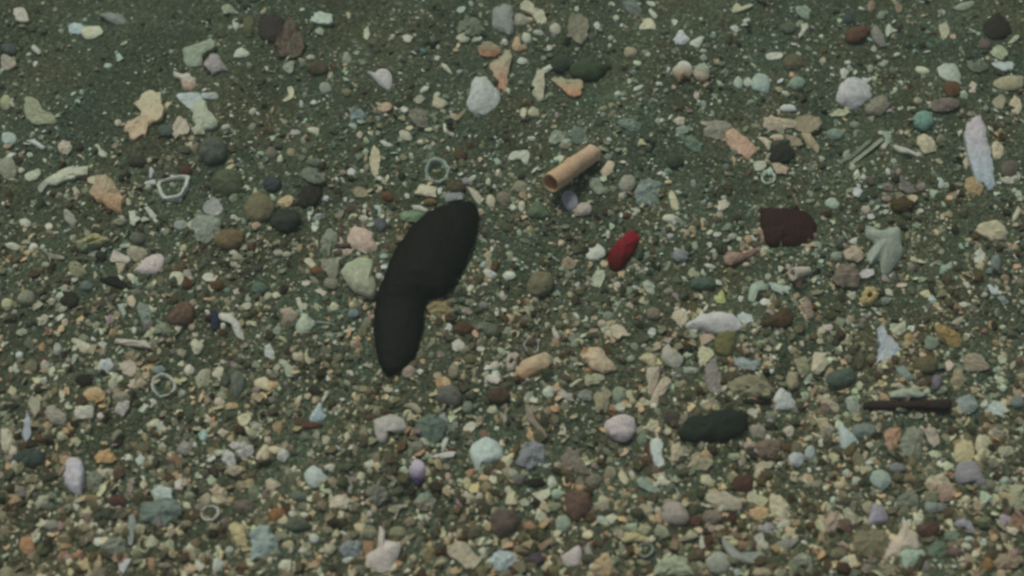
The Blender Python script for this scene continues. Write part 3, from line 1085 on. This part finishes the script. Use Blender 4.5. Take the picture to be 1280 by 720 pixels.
def make_slab(d):
    """pebble, shell fragment or shell valve: an outline on the bed, built up as nested rings over a buried underside"""
    k, rng, size = d['kind'], d['rng'], d['size']
    nseg = int(max(12, min(40, size * 1.1)))
    shard = k == 'P' and lum(d['c1']) >= 116 and not d['round']
    tall = {'P': .38, 'F': .22, 'V': .34}[k] * size
    if k == 'P' and lum(d['c1']) < 62: tall *= .6
    if shard: tall = .27 * size
    if k == 'F': tall = max(2.4, min(tall, 7))
    base_h = tall * (.35 if k != 'F' else .7) * PXM
    pts = [pix(q.x, q.y, base_h) for q in d['px']]
    pts = [Vector((q.x, q.y)) for q in pts]
    loop = smooth_loop(pts, nseg) if (d['kind'] != 'F' or d['round'] or rng.random() < .6) and not (shard and rng.random() < .45) else straight_loop(pts, nseg)
    n = len(loop)
    c = loop_center(loop)
    rad = size * .55 * PXM
    off = Vector((rng.uniform(0, 50), rng.uniform(0, 50), rng.uniform(0, 50)))
    jag = {'P': .075, 'F': .1, 'V': .06}[k]
    if shard: jag = .12
    elif k == 'P' and size > 22: jag = .03
    L = []
    for q in loop:
        r = q - c
        f = 1 + jag * 2 * (noise.noise(Vector((r.x, r.y, 0)) / rad * 2.3 + off)) + (rng.uniform(-.4, .4) * jag if k == 'F' or shard else 0)
        L.append(r * f)
    far = max(L, key=lambda r: r.length)
    shift = far * (.42 if k == 'V' else 0) + Vector((rng.uniform(-.12, .12), rng.uniform(-.12, .12))) * rad
    H = tall * PXM
    if k == 'P':
        ss = [1, .93, .8, .6, .34]
        prof = (lambda s: H * (.45 + .55 * (1 - s ** 2.2))) if shard else (lambda s: H * (.12 + .88 * max(0, 1 - s ** 2.4) ** .62))
        if shard: ss = [1, .9, .62, .3]
    elif k == 'F':
        ss = [1, .95, .72, .4]
        bow = rng.uniform(-.15, .9)
        prof = lambda s: H * (.72 if s > .97 else .95 + bow * (1 - s * s))
    else:
        ss = [1, .94, .88, .82, .74, .66, .58, .48, .36, .2]
        prof = lambda s: H * (.25 + .75 * max(0, 1 - s * s) ** .7)
    tilt = (rng.uniform(-.16, .16), rng.uniform(-.05, .2)) if k != 'P' else (rng.uniform(-.06, .06), rng.uniform(-.06, .06))
    cz = {'P': .22, 'F': .15, 'V': .08}[k] * (.45 if size > 40 else 1)
    if shard: cz = .3; tilt = (rng.uniform(-.16, .16), rng.uniform(-.1, .2))
    d['n'], d['shard'] = len(L), shard
    V, FA = [], []
    def put(x, y, z):
        V.append(Vector((x, y, z + tilt[0] * x + tilt[1] * y)))
    def ring(s, zf, extra=0.0):
        i0 = len(V)
        for r in L:
            q = r * s + shift * (1 - s)
            nz = noise.noise(Vector((q.x, q.y, zf)) / rad * 2.6 + off) * cz * rad * (1 if s < .97 else .35)
            put(q.x, q.y, zf + nz + extra)
        return i0
    low = -(.55 * H + .0006) if k == 'P' else -.0012
    under = ring(.8 if k == 'P' else .93, low)
    side = under
    if k == 'P':
        mid = ring(.97, H * .0 - .0002)
        rings = [under, mid]
    else:
        rings = [under, ring(.985, H * .12)]
    for j, s in enumerate(ss):
        ridge = (.035 * H if (k == 'V' and j % 2) else 0)
        rings.append(ring(s, prof(s), ridge))
    for a, b in zip(rings, rings[1:]):
        for i in range(n):
            FA.append((a + i, a + (i + 1) % n, b + (i + 1) % n, b + i))
    top = len(V)
    put(shift.x, shift.y, prof(0) + noise.noise(off) * cz * rad)
    bot = len(V)
    put(0, 0, low)
    for i in range(n):
        FA.append((rings[-1] + i, rings[-1] + (i + 1) % n, top))
        FA.append((under + (i + 1) % n, under + i, bot))
    # outlines run either way round: make the faces point outwards
    ar = sum(L[i - 1].x * L[i].y - L[i].x * L[i - 1].y for i in range(n))
    if ar < 0: FA = [tuple(reversed(f)) for f in FA]
    return V, FA, c

def make_ring(d, inner, slope):
    """a hollow rim standing on the bed: wall, lip, inner wall"""
    rng, size = d['rng'], d['size']
    n = 28
    H = (.3 if slope else .2) * size * PXM
    pts = [Vector(pix(q.x, q.y, H * .8)[:2]) for q in d['px']]
    loop = smooth_loop(pts, n)
    c = loop_center(loop)
    L = [q - c for q in loop]
    rad = size * .55 * PXM
    off = Vector((rng.uniform(0, 50), rng.uniform(0, 50), 3))
    prof = [(1.0, -.002), (1.0, H * .25), (.97, H * .8), (1 - (1 - inner) * .3, H * (1.0 if not slope else 1.15)), (1 - (1 - inner) * .7, H * (.98 if not slope else 1.45)), (inner, H * (.7 if not slope else 1.3)), (inner * .9, H * .1), (inner * .86, -.002)]
    rng_t = (rng.uniform(-.16, .16), rng.uniform(-.16, .16))
    V, FA, rings = [], [], []
    for s, z in prof:
        rings.append(len(V))
        for i, r in enumerate(L):
            w = 1 + (.16 if not slope else .3 * s) * noise.noise(Vector((r.x, r.y, z * .4)) / rad * (2 if not slope else 3.6) + off)
            zz = z * (1 + (.55 if not slope else .35) * noise.noise(Vector((r.x, r.y, 0)) / rad * 1.4 + off))
            zz += (rng_t[0] * r.x + rng_t[1] * r.y - .12 * H) if z > 0 and not slope else 0
            V.append(Vector((r.x * s * w, r.y * s * w, zz)))
    for a, b in zip(rings, rings[1:]):
        for i in range(n):
            FA.append((a + i, a + (i + 1) % n, b + (i + 1) % n, b + i))
    if sum(L[i - 1].x * L[i].y - L[i].x * L[i - 1].y for i in range(n)) < 0:
        FA = [tuple(reversed(f)) for f in FA]
    return V, FA, c

def make_tube(d):
    (a, b), (r0, r1), inner, rng = d['ends'], d['r'], d['inner'], d['rng']
    R0, R1 = r0 * PXM, r1 * PXM
    A = pix(a.x, a.y, R0 + d['lift'] * PXM)
    B = pix(b.x, b.y, R1 * .8)
    if d['kind'] == 'Y': A = pix(a.x, a.y, R0 * .6)
    ax = (B - A)
    n, st = 20, 14
    e1 = ax.cross(Vector((0, 0, 1))).normalized(); e2 = e1.cross(ax).normalized()
    off = Vector((rng.uniform(0, 50), 0, 0))
    V, FA, rings = [], [], []
    def ring(t, r, wob):
        rings.append(len(V))
        p = A + ax * t
        for i in range(n):
            q = 2 * math.pi * i / n
            w = 1 + wob * noise.noise(Vector((math.cos(q), math.sin(q), t * 3)) * 1.3 + off) + .025 * math.sin(t * 40) * (wob > 0)
            V.append(p + (e1 * math.cos(q) + e2 * math.sin(q)) * r * w - A)
    if inner:
        ring(.7, R0 * inner * .8, 0); ring(.25, R0 * inner * .92, 0); ring(.02, R0 * inner, .04)
        ring(-.004, R0 * (inner + 1) / 2, .06)
    else:
        ring(-.02, R0 * .2, .2)
    for j in range(st + 1):
        t = j / st
        w = 1 + (.35 * math.sin(t * 9) * .25 if d['kind'] == 'Y' else .05 * math.sin(t * 7))
        ring(t, (R0 + (R1 - R0) * t) * (1.0 if inner else w), .1 if inner else .3)
    ring(1.015, R1 * .8, .1)
    for p, q in zip(rings, rings[1:]):
        for i in range(n):
            FA.append((p + i, p + (i + 1) % n, q + (i + 1) % n, q + i))
    FA.append(tuple(rings[-1] + i for i in range(n)))
    FA.append(tuple(rings[0] + i for i in reversed(range(n))))
    return V, FA, A

# ------------------------------------------------------------------ words
def rgb(h): return [int(h[i:i + 2], 16) for i in (0, 2, 4)]
def lum(h):
    r, g, b = rgb(h); return .3 * r + .59 * g + .11 * b
def colour_word(h):
    r, g, b = [x / 255 for x in rgb(h)]
    mx, mn = max(r, g, b), min(r, g, b)
    l, s = lum(h), (mx - mn) / mx
    hue = 0 if mx == mn else ((g - b) / (mx - mn) % 6 if mx == r else (b - r) / (mx - mn) + 2 if mx == g else (r - g) / (mx - mn) + 4) * 60
    if s < .1:
        return 'white' if l > 170 else 'pale grey' if l > 140 else 'grey' if l > 100 else 'dark grey' if l > 60 else 'blackish'
    if hue < 28 or hue > 330:
        return 'pinkish cream' if l > 145 else 'orange-brown' if s > .35 and l > 85 else 'pinkish brown' if l > 85 else 'dark brown'
    if hue < 52:
        if l > 165: return 'cream'
        if l > 140: return 'pale tan'
        return 'tan' if l > 110 else 'brown' if l > 70 else 'dark brown'
    if hue < 75:
        return 'creamy white' if l > 170 else 'pale olive' if l > 140 else 'olive' if l > 90 else 'dark olive'
    if hue < 170:
        return 'greenish white' if l > 165 else 'pale green' if l > 135 else 'grey-green' if l > 85 else 'dark green'
    return 'bluish white' if l > 160 else 'blue-grey' if l > 95 else 'dark blue-grey'
def kind_name(d):
    k = d['kind']
    if 'phrase' in d and d['phrase']:
        p = d['phrase']
        if 'barnacle' in p: return 'barnacle'
        if 'twig' in p: return 'twig'
        if 'tube' in p: return 'worm_tube'
        if 'horn' in p: return 'horn_shell'
        if 'splinter' in p: return 'shell_splinter'
        if k == 'P' and 'fragment' in p: return 'shell_fragment'
        if k == 'P' and 'shell' in p: return 'seashell'
    if k == 'P': return 'stone' if lum(d['c1']) < 112 else 'pebble'
    if k == 'V': return 'seashell'
    if k == 'R': return 'shell_ring'
    if k == 'B': return 'barnacle'
    if d['asp'] > 2.3: return 'shell_splinter'
    return 'shell_fragment' if d['size'] > 11.5 else 'shell_chip'
GROUP = {'pebble': 'pale pebbles lying on the seabed', 'stone': 'dark stones lying on the seabed', 'shell_fragment': 'broken shell fragments strewn over the seabed',
         'shell_chip': 'small shell chips strewn over the seabed', 'shell_splinter': 'thin shell splinters strewn over the seabed', 'seashell': 'seashells lying on the seabed',
         'shell_ring': 'shell rings lying on the seabed', 'barnacle': 'loose barnacles on the seabed'}
SLUG_C = Vector((530, 360))
marks = [(d['phrase'], d['c'], d) for d in PIECES if d['phrase']] + [('black sea slug', SLUG_C, None)]
def direction(v):
    a = math.degrees(math.atan2(-v.y, v.x)) % 360
    return ['right of', 'above and right of', 'above', 'above and left of', 'left of', 'below and left of', 'below', 'below and right of'][int((a + 22.5) // 45) % 8]
def describe(d, noun):
    if d['phrase']: return d['phrase']
    sz = 'tiny' if d['size'] < 6 else 'small' if d['size'] < 11 else '' if d['size'] < 20 else 'large'
    sh = ''
    if d['kind'] == 'P':
        sh = 'oval' if d['asp'] > 1.35 else 'rounded'
    elif d['asp'] > 1.9 and noun != 'shell_splinter': sh = 'elongated'
    elif len(d['px']) <= 4 and not d['round']: sh = 'angular'
    elif d['round']: sh = 'rounded'
    elif len(d['px']) >= 7: sh = 'ragged'
    two = colour_word(d['c1'])
    return ' '.join(w for w in (sz, two, sh, noun.replace('_', ' ')) if w)
used = set()
def label_for(d, noun):
    base = describe(d, noun)
    near = sorted(((m[1] - d['c']).length, i) for i, m in enumerate(marks) if m[2] is not d)[:14]
    best = None
    for hop, (dist, i) in enumerate(near):
        v = d['c'] - marks[i][1]
        rel = direction(v)
        for pre in ('just ', '', 'a little way ') if dist < 26 else ('', 'a little way '):
            if pre == 'just ' and dist > 26: continue
            t = f'{base} {pre}{rel} the {marks[i][0]}'
            if t not in used and len(t.split()) <= 16:
                used.add(t); return t
    used.add(base); return base

# ------------------------------------------------------------------ building the pieces
def noun_spread(V, lo, hi):
    return [(v.y - lo) / max(hi - lo, 1e-9) for v in V]
for d in PIECES:
    noun = kind_name(d)
    k = d['kind']
    if k in 'PFV':
        V, FA, c = make_slab(d); mat = M_STONE if k == 'P' else M_VALVE if k == 'V' else M_SHELL
        loc = (c.x, c.y, float(ground(c.x, c.y)))
        smooth, sharp = True, (34 if d['shard'] else None if k == 'P' else 50 if k == 'V' else 38)
    elif k in 'RB':
        V, FA, c = make_ring(d, .74 if k == 'R' else .3, k == 'B'); mat = M_VALVE if k == 'R' else M_STONE
        loc = (c.x, c.y, float(ground(c.x, c.y)))
        smooth, sharp = True, 60
    else:
        V, FA, A = make_tube(d); mat = M_VALVE if k == 'T' else M_STONE
        loc = tuple(A); smooth, sharp = True, 50
    c1, c2 = np.array(hexcol(d['c1'])), np.array(hexcol(d['c2']))
    ys = np.array([v.y for v in V]); t = np.clip(((ys - ys.min()) / max(ys.max() - ys.min(), 1e-9) - .2) / .6, 0, 1)[:, None]
    cols = c2 * (1 - t) + c1 * t
    rs = np.random.RandomState(len(used) + 5)
    cols = cols * (1 + rs.uniform(-.05, .05, (len(V), 1)))
    if k == 'V':                     # growth lines
        q = np.arange(len(V)) // d['n']
        cols = cols * (1 + .09 * np.sin(q * 2.3))[:, None]
    o = link(noun, V, FA, cols, mat, loc, smooth, sharp)
    o['label'] = label_for(d, noun)
    o['category'] = noun.replace('_', ' ')
    if noun in GROUP: o['group'] = GROUP[noun]

# ------------------------------------------------------------------ the black sea slug: one body swept along its bent back
def slug():
    st = [(424, 44, 441, 66), (414, 39, 443, 76), (398, 37, 443, 95), (368, 37, 440, 120), (320, 44, 432, 155), (262, 66, 417, 205), (210, 112, 394, 258), (165, 165, 368, 308), (130, 215, 340, 350),
          (103, 268, 304, 386), (84, 325, 256, 405), (67, 375, 241, 428), (54, 425, 239, 460), (50, 480, 231, 508), (52, 540, 221, 558),
          (60, 595, 206, 603), (74, 645, 180, 645), (88, 676, 150, 674), (104, 690, 130, 688)]
    fine = []
    for i in range(len(st) - 1):
        p0, p1, p2, p3 = st[max(0, i - 1)], st[i], st[i + 1], st[min(len(st) - 1, i + 2)]
        for j in range(4):
            t = j / 4
            fine.append(tuple(.5 * (2 * b + (c - a) * t + (2 * a - 5 * b + 4 * c - e) * t * t + (3 * b - a - 3 * c + e) * t ** 3) for a, b, c, e in zip(p0, p1, p2, p3)))
    fine.append(st[-1])
    C = []
    for lx, ly, rx, ry in fine:
        r = math.hypot(lx - rx, ly - ry) / 6
        lp, rp = [pix(450 + x / 3, 240 + y / 3, .3 * r * PXM) for x, y in ((lx, ly), (rx, ry))]
        C.append(((lp + rp) / 2, (lp - rp).length / 2, (lp - rp).normalized()))
    hr = [np.mean([C[j][1] for j in range(max(0, i - 9), min(len(C), i + 10))]) for i in range(len(C))]
    hr = [min(h, 1.15 * c[1] + .0005) for h, c in zip(hr, C)]
    org = pix(SLUG_C.x, SLUG_C.y)
    org.z = float(ground(org.x, org.y))
    n = 30
    V, FA = [], []
    for i, (p, r, w) in enumerate(C):
        w = Vector((w.x, w.y, 0)).normalized()
        g = float(ground(p.x, p.y))
        for k in range(n):
            q = 2 * math.pi * k / n
            cx, cz = math.cos(q), math.sin(q)
            rr = r * (1 + .045 * noise.noise(Vector((cx * 1.5, cz * 1.5, i * .35))) + .05 * noise.noise(Vector((cx * 4, cz * 4, i * .6))))
            foot = 1 - .1 * max(0, -cz)
            z = (.46 * hr[i] * cz ** .8 if cz > 0 else .2 * hr[i] * cz) + .2 * hr[i]
            z += .05 * r * noise.noise(Vector((cx * 3, i * .3, cz * 3))) * max(0, cz)
            v = Vector((p.x, p.y, 0)) + w * rr * cx * foot
            V.append(Vector((v.x - org.x, v.y - org.y, g + z + .0004 - org.z)))
    m = len(C)
    for i in range(m - 1):
        for k in range(n):
            FA.append((i * n + k, i * n + (k + 1) % n, (i + 1) * n + (k + 1) % n, (i + 1) * n + k))
    FA.append(tuple(range(n))); FA.append(tuple((m - 1) * n + k for k in reversed(range(n))))
    mt, t, b = new_mat('slug_skin', .6, .1)
    tc = t.nodes.new('ShaderNodeTexCoord')
    nz = node(t, 'ShaderNodeTexNoise', Scale=520.0, Detail=6.0)
    t.links.new(tc.outputs['Object'], nz.inputs['Vector'])
    cr = t.nodes.new('ShaderNodeValToRGB')
    cr.color_ramp.elements[0].color = (.006, .0059, .005, 1); cr.color_ramp.elements[0].position = .35
    cr.color_ramp.elements[1].color = (.0105, .01, .0085, 1); cr.color_ramp.elements[1].position = .7
    t.links.new(nz.outputs['Fac'], cr.inputs['Fac']); t.links.new(cr.outputs['Color'], b.inputs['Base Color'])
    bp = node(t, 'ShaderNodeBump', Strength=.6, Distance=.0008)
    t.links.new(nz.outputs['Fac'], bp.inputs['Height']); t.links.new(bp.outputs[0], b.inputs['Normal'])
    o = link('sea_slug', V, FA, np.full((len(V), 3), .015), mt, org, True)
    import bmesh
    bm = bmesh.new(); bm.from_mesh(o.data); bmesh.ops.recalc_face_normals(bm, faces=bm.faces); bm.to_mesh(o.data); bm.free()
    o['label'] = 'matt black bent sea slug lying on the shell gravel beside the large pale green shell'
    o['category'] = 'sea slug'
slug()

# ------------------------------------------------------------------ the bed itself
def seabed():
    fx = np.concatenate([-np.geomspace(12, .52, 14), np.linspace(-.5, .5, 201), np.geomspace(.52, 12, 14)])
    fy = fx.copy()
    X, Y = np.meshgrid(fx, fy)
    Z = ground(X, Y)
    n = len(fx)
    V = np.stack([X.ravel(), Y.ravel(), Z.ravel()], 1)
    idx = np.arange(n * n).reshape(n, n)
    FA = np.stack([idx[:-1, :-1], idx[:-1, 1:], idx[1:, 1:], idx[1:, :-1]], -1).reshape(-1, 4)
    me = bpy.data.meshes.new('seabed')
    me.from_pydata(V.tolist(), [], FA.tolist())
    me.polygons.foreach_set('use_smooth', [True] * len(FA))
    m, t, b = new_mat('sand', .85, .1)
    L = t.links.new
    tc = t.nodes.new('ShaderNodeTexCoord')
    vo = node(t, 'ShaderNodeTexVoronoi', Scale=1050.0)
    L(tc.outputs['Object'], vo.inputs['Vector'])
    cr = t.nodes.new('ShaderNodeValToRGB')
    cr.color_ramp.interpolation = 'LINEAR'
    el = cr.color_ramp.elements
    pal = [(0, '434b40'), (.25, '4b5646'), (.5, '535d4c'), (.72, '585a4b'), (.9, '626c5b'), (1, '727b6a')]
    el[0].position, el[1].position = 0, 1
    for p, h in pal[1:-1]: el.new(p)
    for e, (p, h) in zip(el, pal): e.color = (*hexcol(h), 1)
    sp = t.nodes.new('ShaderNodeSeparateColor')
    L(vo.outputs['Color'], sp.inputs[0]); L(sp.outputs[0], cr.inputs['Fac'])
    nz = node(t, 'ShaderNodeTexNoise', Scale=38.0, Detail=4.0)
    L(tc.outputs['Object'], nz.inputs['Vector'])
    mr = node(t, 'ShaderNodeMapRange', **{'From Min': .3, 'From Max': .7, 'To Min': .8, 'To Max': 1.15})
    L(nz.outputs['Fac'], mr.inputs['Value'])
    sc = t.nodes.new('ShaderNodeVectorMath'); sc.operation = 'SCALE'
    nw = node(t, 'ShaderNodeTexNoise', Scale=24.0, Detail=3.0)
    L(tc.outputs['Object'], nw.inputs['Vector'])
    wr = node(t, 'ShaderNodeMapRange', **{'From Min': .35, 'From Max': .65})
    L(nw.outputs['Fac'], wr.inputs['Value'])
    tn = t.nodes.new('ShaderNodeMix'); tn.data_type = 'RGBA'
    tn.inputs['A'].default_value = (.88, 1.04, .98, 1); tn.inputs['B'].default_value = (1.12, .98, .82, 1)
    L(wr.outputs[0], tn.inputs['Factor'])
    tm = t.nodes.new('ShaderNodeVectorMath'); tm.operation = 'MULTIPLY'
    L(cr.outputs['Color'], tm.inputs[0]); L(tn.outputs['Result'], tm.inputs[1])
    L(tm.outputs[0], sc.inputs[0]); L(mr.outputs[0], sc.inputs['Scale']); L(sc.outputs[0], b.inputs['Base Color'])
    bp = node(t, 'ShaderNodeBump', Strength=.8, Distance=.0006)
    bp.invert = True
    L(vo.outputs['Distance'], bp.inputs['Height']); L(bp.outputs[0], b.inputs['Normal'])
    me.materials.append(m)
    o = bpy.data.objects.new('seabed', me)
    S.collection.objects.link(o)
    o['kind'] = 'structure'
    o['label'] = 'dark grey-green sand of the seabed'
seabed()

# ------------------------------------------------------------------ grains nobody could count: sand, grit and gravel
CELL = .0006
GX0, GY0, GN, GM = -.42, -.34, 1400, 1250
mask = np.zeros((GM, GN), bool)
for d in PIECES:
    q = [pix(p.x, p.y, 0) for p in (d['c'].lerp(p, .87) for p in d['px'])]
    P2 = np.array([[v.x, v.y] for v in q])
    x0, x1 = int((P2[:, 0].min() - GX0) / CELL), int((P2[:, 0].max() - GX0) / CELL) + 2
    y0, y1 = int((P2[:, 1].min() - GY0) / CELL), int((P2[:, 1].max() - GY0) / CELL) + 2
    xs = GX0 + (np.arange(x0, x1) + .5) * CELL; ys = GY0 + (np.arange(y0, y1) + .5) * CELL
    XX, YY = np.meshgrid(xs, ys)
    ins = np.zeros(XX.shape, bool)
    for i in range(len(P2)):
        a, b = P2[i - 1], P2[i]
        cond = (a[1] > YY) != (b[1] > YY)
        with np.errstate(divide='ignore', invalid='ignore'):
            ins ^= cond & (XX < (b[0] - a[0]) * (YY - a[1]) / (b[1] - a[1] + 1e-15) + a[0])
    if d['kind'] == 'R': ins[:] = False
    mask[y0:y1, x0:x1] |= ins
def covered(x, y):
    i = np.clip(((x - GX0) / CELL).astype(int), 0, GN - 1); j = np.clip(((y - GY0) / CELL).astype(int), 0, GM - 1)
    return mask[j, i]
def patch(x, y, k, s):
    return .5 + .25 * (np.sin(x * k + s) * np.cos(y * k * 1.13 - s * 2) + np.sin(x * k * 2.3 - y * k * 1.7 + s * 3))
def richness(x, y):
    """how much shell hash lies about: little in the sandy corner, most towards the near side"""
    u, v = unpix(x, y)
    u = np.clip(u / PW, 0, 1); v = np.clip(v / PH, 0, 1)
    r = .27 + .68 * v + .22 * u * v + .05 * u
    r -= .28 * np.exp(-(((u - .11) / .09) ** 2 + ((v - .12) / .12) ** 2))
    return np.clip(r * (.35 + 1.3 * patch(x, y, 95, 1.7)), .04, 1)

ICO_V = []
g = (1 + 5 ** .5) / 2
for a, b in ((1, g), (-1, g), (1, -g), (-1, -g)):
    ICO_V += [(0, a, b), (a, b, 0), (b, 0, a)]
ICO_V = np.array(ICO_V, float) / math.sqrt(1 + g * g)
def hull(P):
    F_ = []
    n = len(P)
    for i in range(n):
        for j in range(i + 1, n):
            for k in range(j + 1, n):
                nn = np.cross(P[j] - P[i], P[k] - P[i])
                s = (P - P[i]) @ nn
                if (s <= 1e-9).all(): F_.append((i, j, k))
                elif (s >= -1e-9).all(): F_.append((i, k, j))
    return np.array(F_)
ICO_F = hull(ICO_V)
OCT_V = np.array([(1, 0, 0), (-1, 0, 0), (0, 1, 0), (0, -1, 0), (0, 0, 1), (0, 0, -1)], float)
OCT_F = hull(OCT_V)

def scatter(name, label, N, base, smin, smax, power, flat, pal, seed, dens, keep, lift, smooth, jit=.28, tilt=.3, mat=M_GRAIN, area=1.0, cover_ok=.0):
    R = np.random.RandomState(seed)
    bv, bf = (ICO_V, ICO_F) if base == 'ico' else (OCT_V, OCT_F)
    x = R.uniform(-.31 * area, .31 * area, N); y = R.uniform(-.2 * area, .25 * area, N)
    if dens: 
        ok = R.uniform(size=N) < dens(x, y)
        x, y = x[ok], y[ok]
    ok = ~covered(x, y) | (R.uniform(size=len(x)) < cover_ok)
    x, y = x[ok], y[ok]
    n = len(x)
    s = (smin + (smax - smin) * R.uniform(size=n) ** power) * PXM * .5
    if keep: s *= (.75 + .5 * np.clip(unpix(x, y)[1] / PH, 0, 1))
    sx = s * R.uniform(.8, 1.25, n); sy = s * R.uniform(.65, 1.05, n); sz = s * R.uniform(flat[0], flat[1], n)
    nv = len(bv)
    V = bv[None] * (1 + R.uniform(-jit, jit, (n, nv, 1))) + R.uniform(-jit * .4, jit * .4, (n, nv, 3))
    V *= np.stack([sx, sy, sz], 1)[:, None]
    tx, ty, rz = R.normal(0, tilt, n), R.normal(0, tilt, n), R.uniform(0, 6.283, n)
    def rot(V, a, i, j):
        c, q = np.cos(a)[:, None], np.sin(a)[:, None]
        A, B = V[..., i].copy(), V[..., j].copy()
        V[..., i], V[..., j] = A * c - B * q, A * q + B * c
    rot(V, tx, 1, 2); rot(V, ty, 0, 2); rot(V, rz, 0, 1)
    z = ground(x, y) + sz * lift
    V += np.stack([x, y, z], 1)[:, None]
    hexes, wts = zip(*pal)
    C = np.array([hexcol(h) for h in hexes])
    ci = R.choice(len(C), n, p=np.array(wts) / sum(wts))
    base_c = C[ci]
    if name == 'sand':               # the sand turns to pale beige shell grit where the hash is rich
        BE = np.array([hexcol(h) for h in ('7d7a68', '8a8673', '6f6a58', '999280', '77705e')])
        pk = R.uniform(size=n) < .62 * np.clip(richness(x, y) - .12, 0, 1)
        base_c = np.where(pk[:, None], BE[R.randint(0, 5, n)], base_c)
    col = base_c * R.uniform(.78, 1.22, (n, 1)) * (1 + R.uniform(-.06, .06, (n, 3)))
    wm = np.clip(patch(x, y, 130, 4.1) + .9 * (unpix(x, y)[1] / PH - .5), 0, 1)[:, None]
    col = col * (np.array([1.16, .97, .78]) * wm + np.array([.88, 1.04, .98]) * (1 - wm)) * (.8 + .4 * patch(x, y, 210, 2.2)[:, None])
    FA = (bf[None] + (np.arange(n) * nv)[:, None, None]).reshape(-1, 3)
    me = bpy.data.meshes.new(name)
    me.vertices.add(n * nv); me.vertices.foreach_set('co', V.astype(np.float32).ravel())
    nf = len(FA)
    me.loops.add(nf * 3); me.loops.foreach_set('vertex_index', FA.astype(np.int32).ravel())
    me.polygons.add(nf)
    me.polygons.foreach_set('loop_start', np.arange(0, nf * 3, 3, dtype=np.int32))
    me.polygons.foreach_set('loop_total', np.full(nf, 3, np.int32))
    me.update(calc_edges=True)
    me.polygons.foreach_set('use_smooth', np.full(nf, smooth))
    set_cols(me, np.clip(np.repeat(col, nv, 0), 0, .86))
    me.materials.append(mat)
    o = bpy.data.objects.new(name, me)
    S.collection.objects.link(o)
    o['kind'] = 'stuff'; o['label'] = label
    return nf

SAND = [('434b3f', 3), ('49533f', 3), ('4c5648', 5), ('566050', 5), ('4f4e40', 3), ('5b5747', 2.2), ('5f6958', 3), ('6f7969', 2), ('664f3a', .3), ('8d9684', .6), ('c6ccbc', .25)]
GRIT = [('6d7060', 2), ('85897a', 2.5), ('a0a292', 3), ('a89e8a', 2.5), ('b9b9a8', 3), ('ccd0c4', 2.6), ('dcdcd0', 2.4), ('f2f2ea', 1.2), ('9aa896', 1.6), ('9a8a74', 1.2), ('b59a80', 1)]
GRAV = [('4d5245', 4), ('565b4d', 5), ('5f5f50', 5), ('5d5242', 4), ('4c4034', 3), ('6b705f', 3), ('7b8071', 1.6), ('857f6c', 1.3), ('634a38', .8), ('6b7a70', 1.), ('8f8f80', .8), ('3a382f', 3), ('6c6058', 1)]
T = 0
T += scatter('sand', 'dark grey-green and brown sand grains between the shells', 120000, 'oct', 2.0, 5.2, 1.8, (.5, .9), SAND, 11, None, True, .15, False, cover_ok=.06)
T += scatter('shell_grit', 'tiny pale flecks of broken shell over the sand', 34000, 'oct', 2.2, 7.5, 2.0, (.25, .5), GRIT, 12, lambda x, y: .1 + .9 * richness(x, y), True, .5, False, cover_ok=.04)
T += scatter('gravel', 'small muted green, brown and grey gravel between the larger pieces', 23000, 'ico', 5.5, 17, 1.9, (.4, .75), GRAV, 13, lambda x, y: richness(x, y), True, .1, False, jit=.3, mat=M_STONE)
T += scatter('shell_gravel', 'small pale broken shell bits among the gravel', 48000, 'ico', 4.5, 15, 2.0, (.13, .35), [('6d7262', 3.5), ('7d8172', 3.5), ('898472', 3), ('989a8a', 2.6), ('a0967f', 2.2), ('b5b5a4', 1.8), ('ccd0c4', 1.3), ('94a08f', 1.6), ('96866f', 1.6), ('ab8f76', 1.2), ('8f8086', .6)], 14, lambda x, y: richness(x, y), True, .45, False, jit=.34, tilt=.42)
print('grain triangles', T)
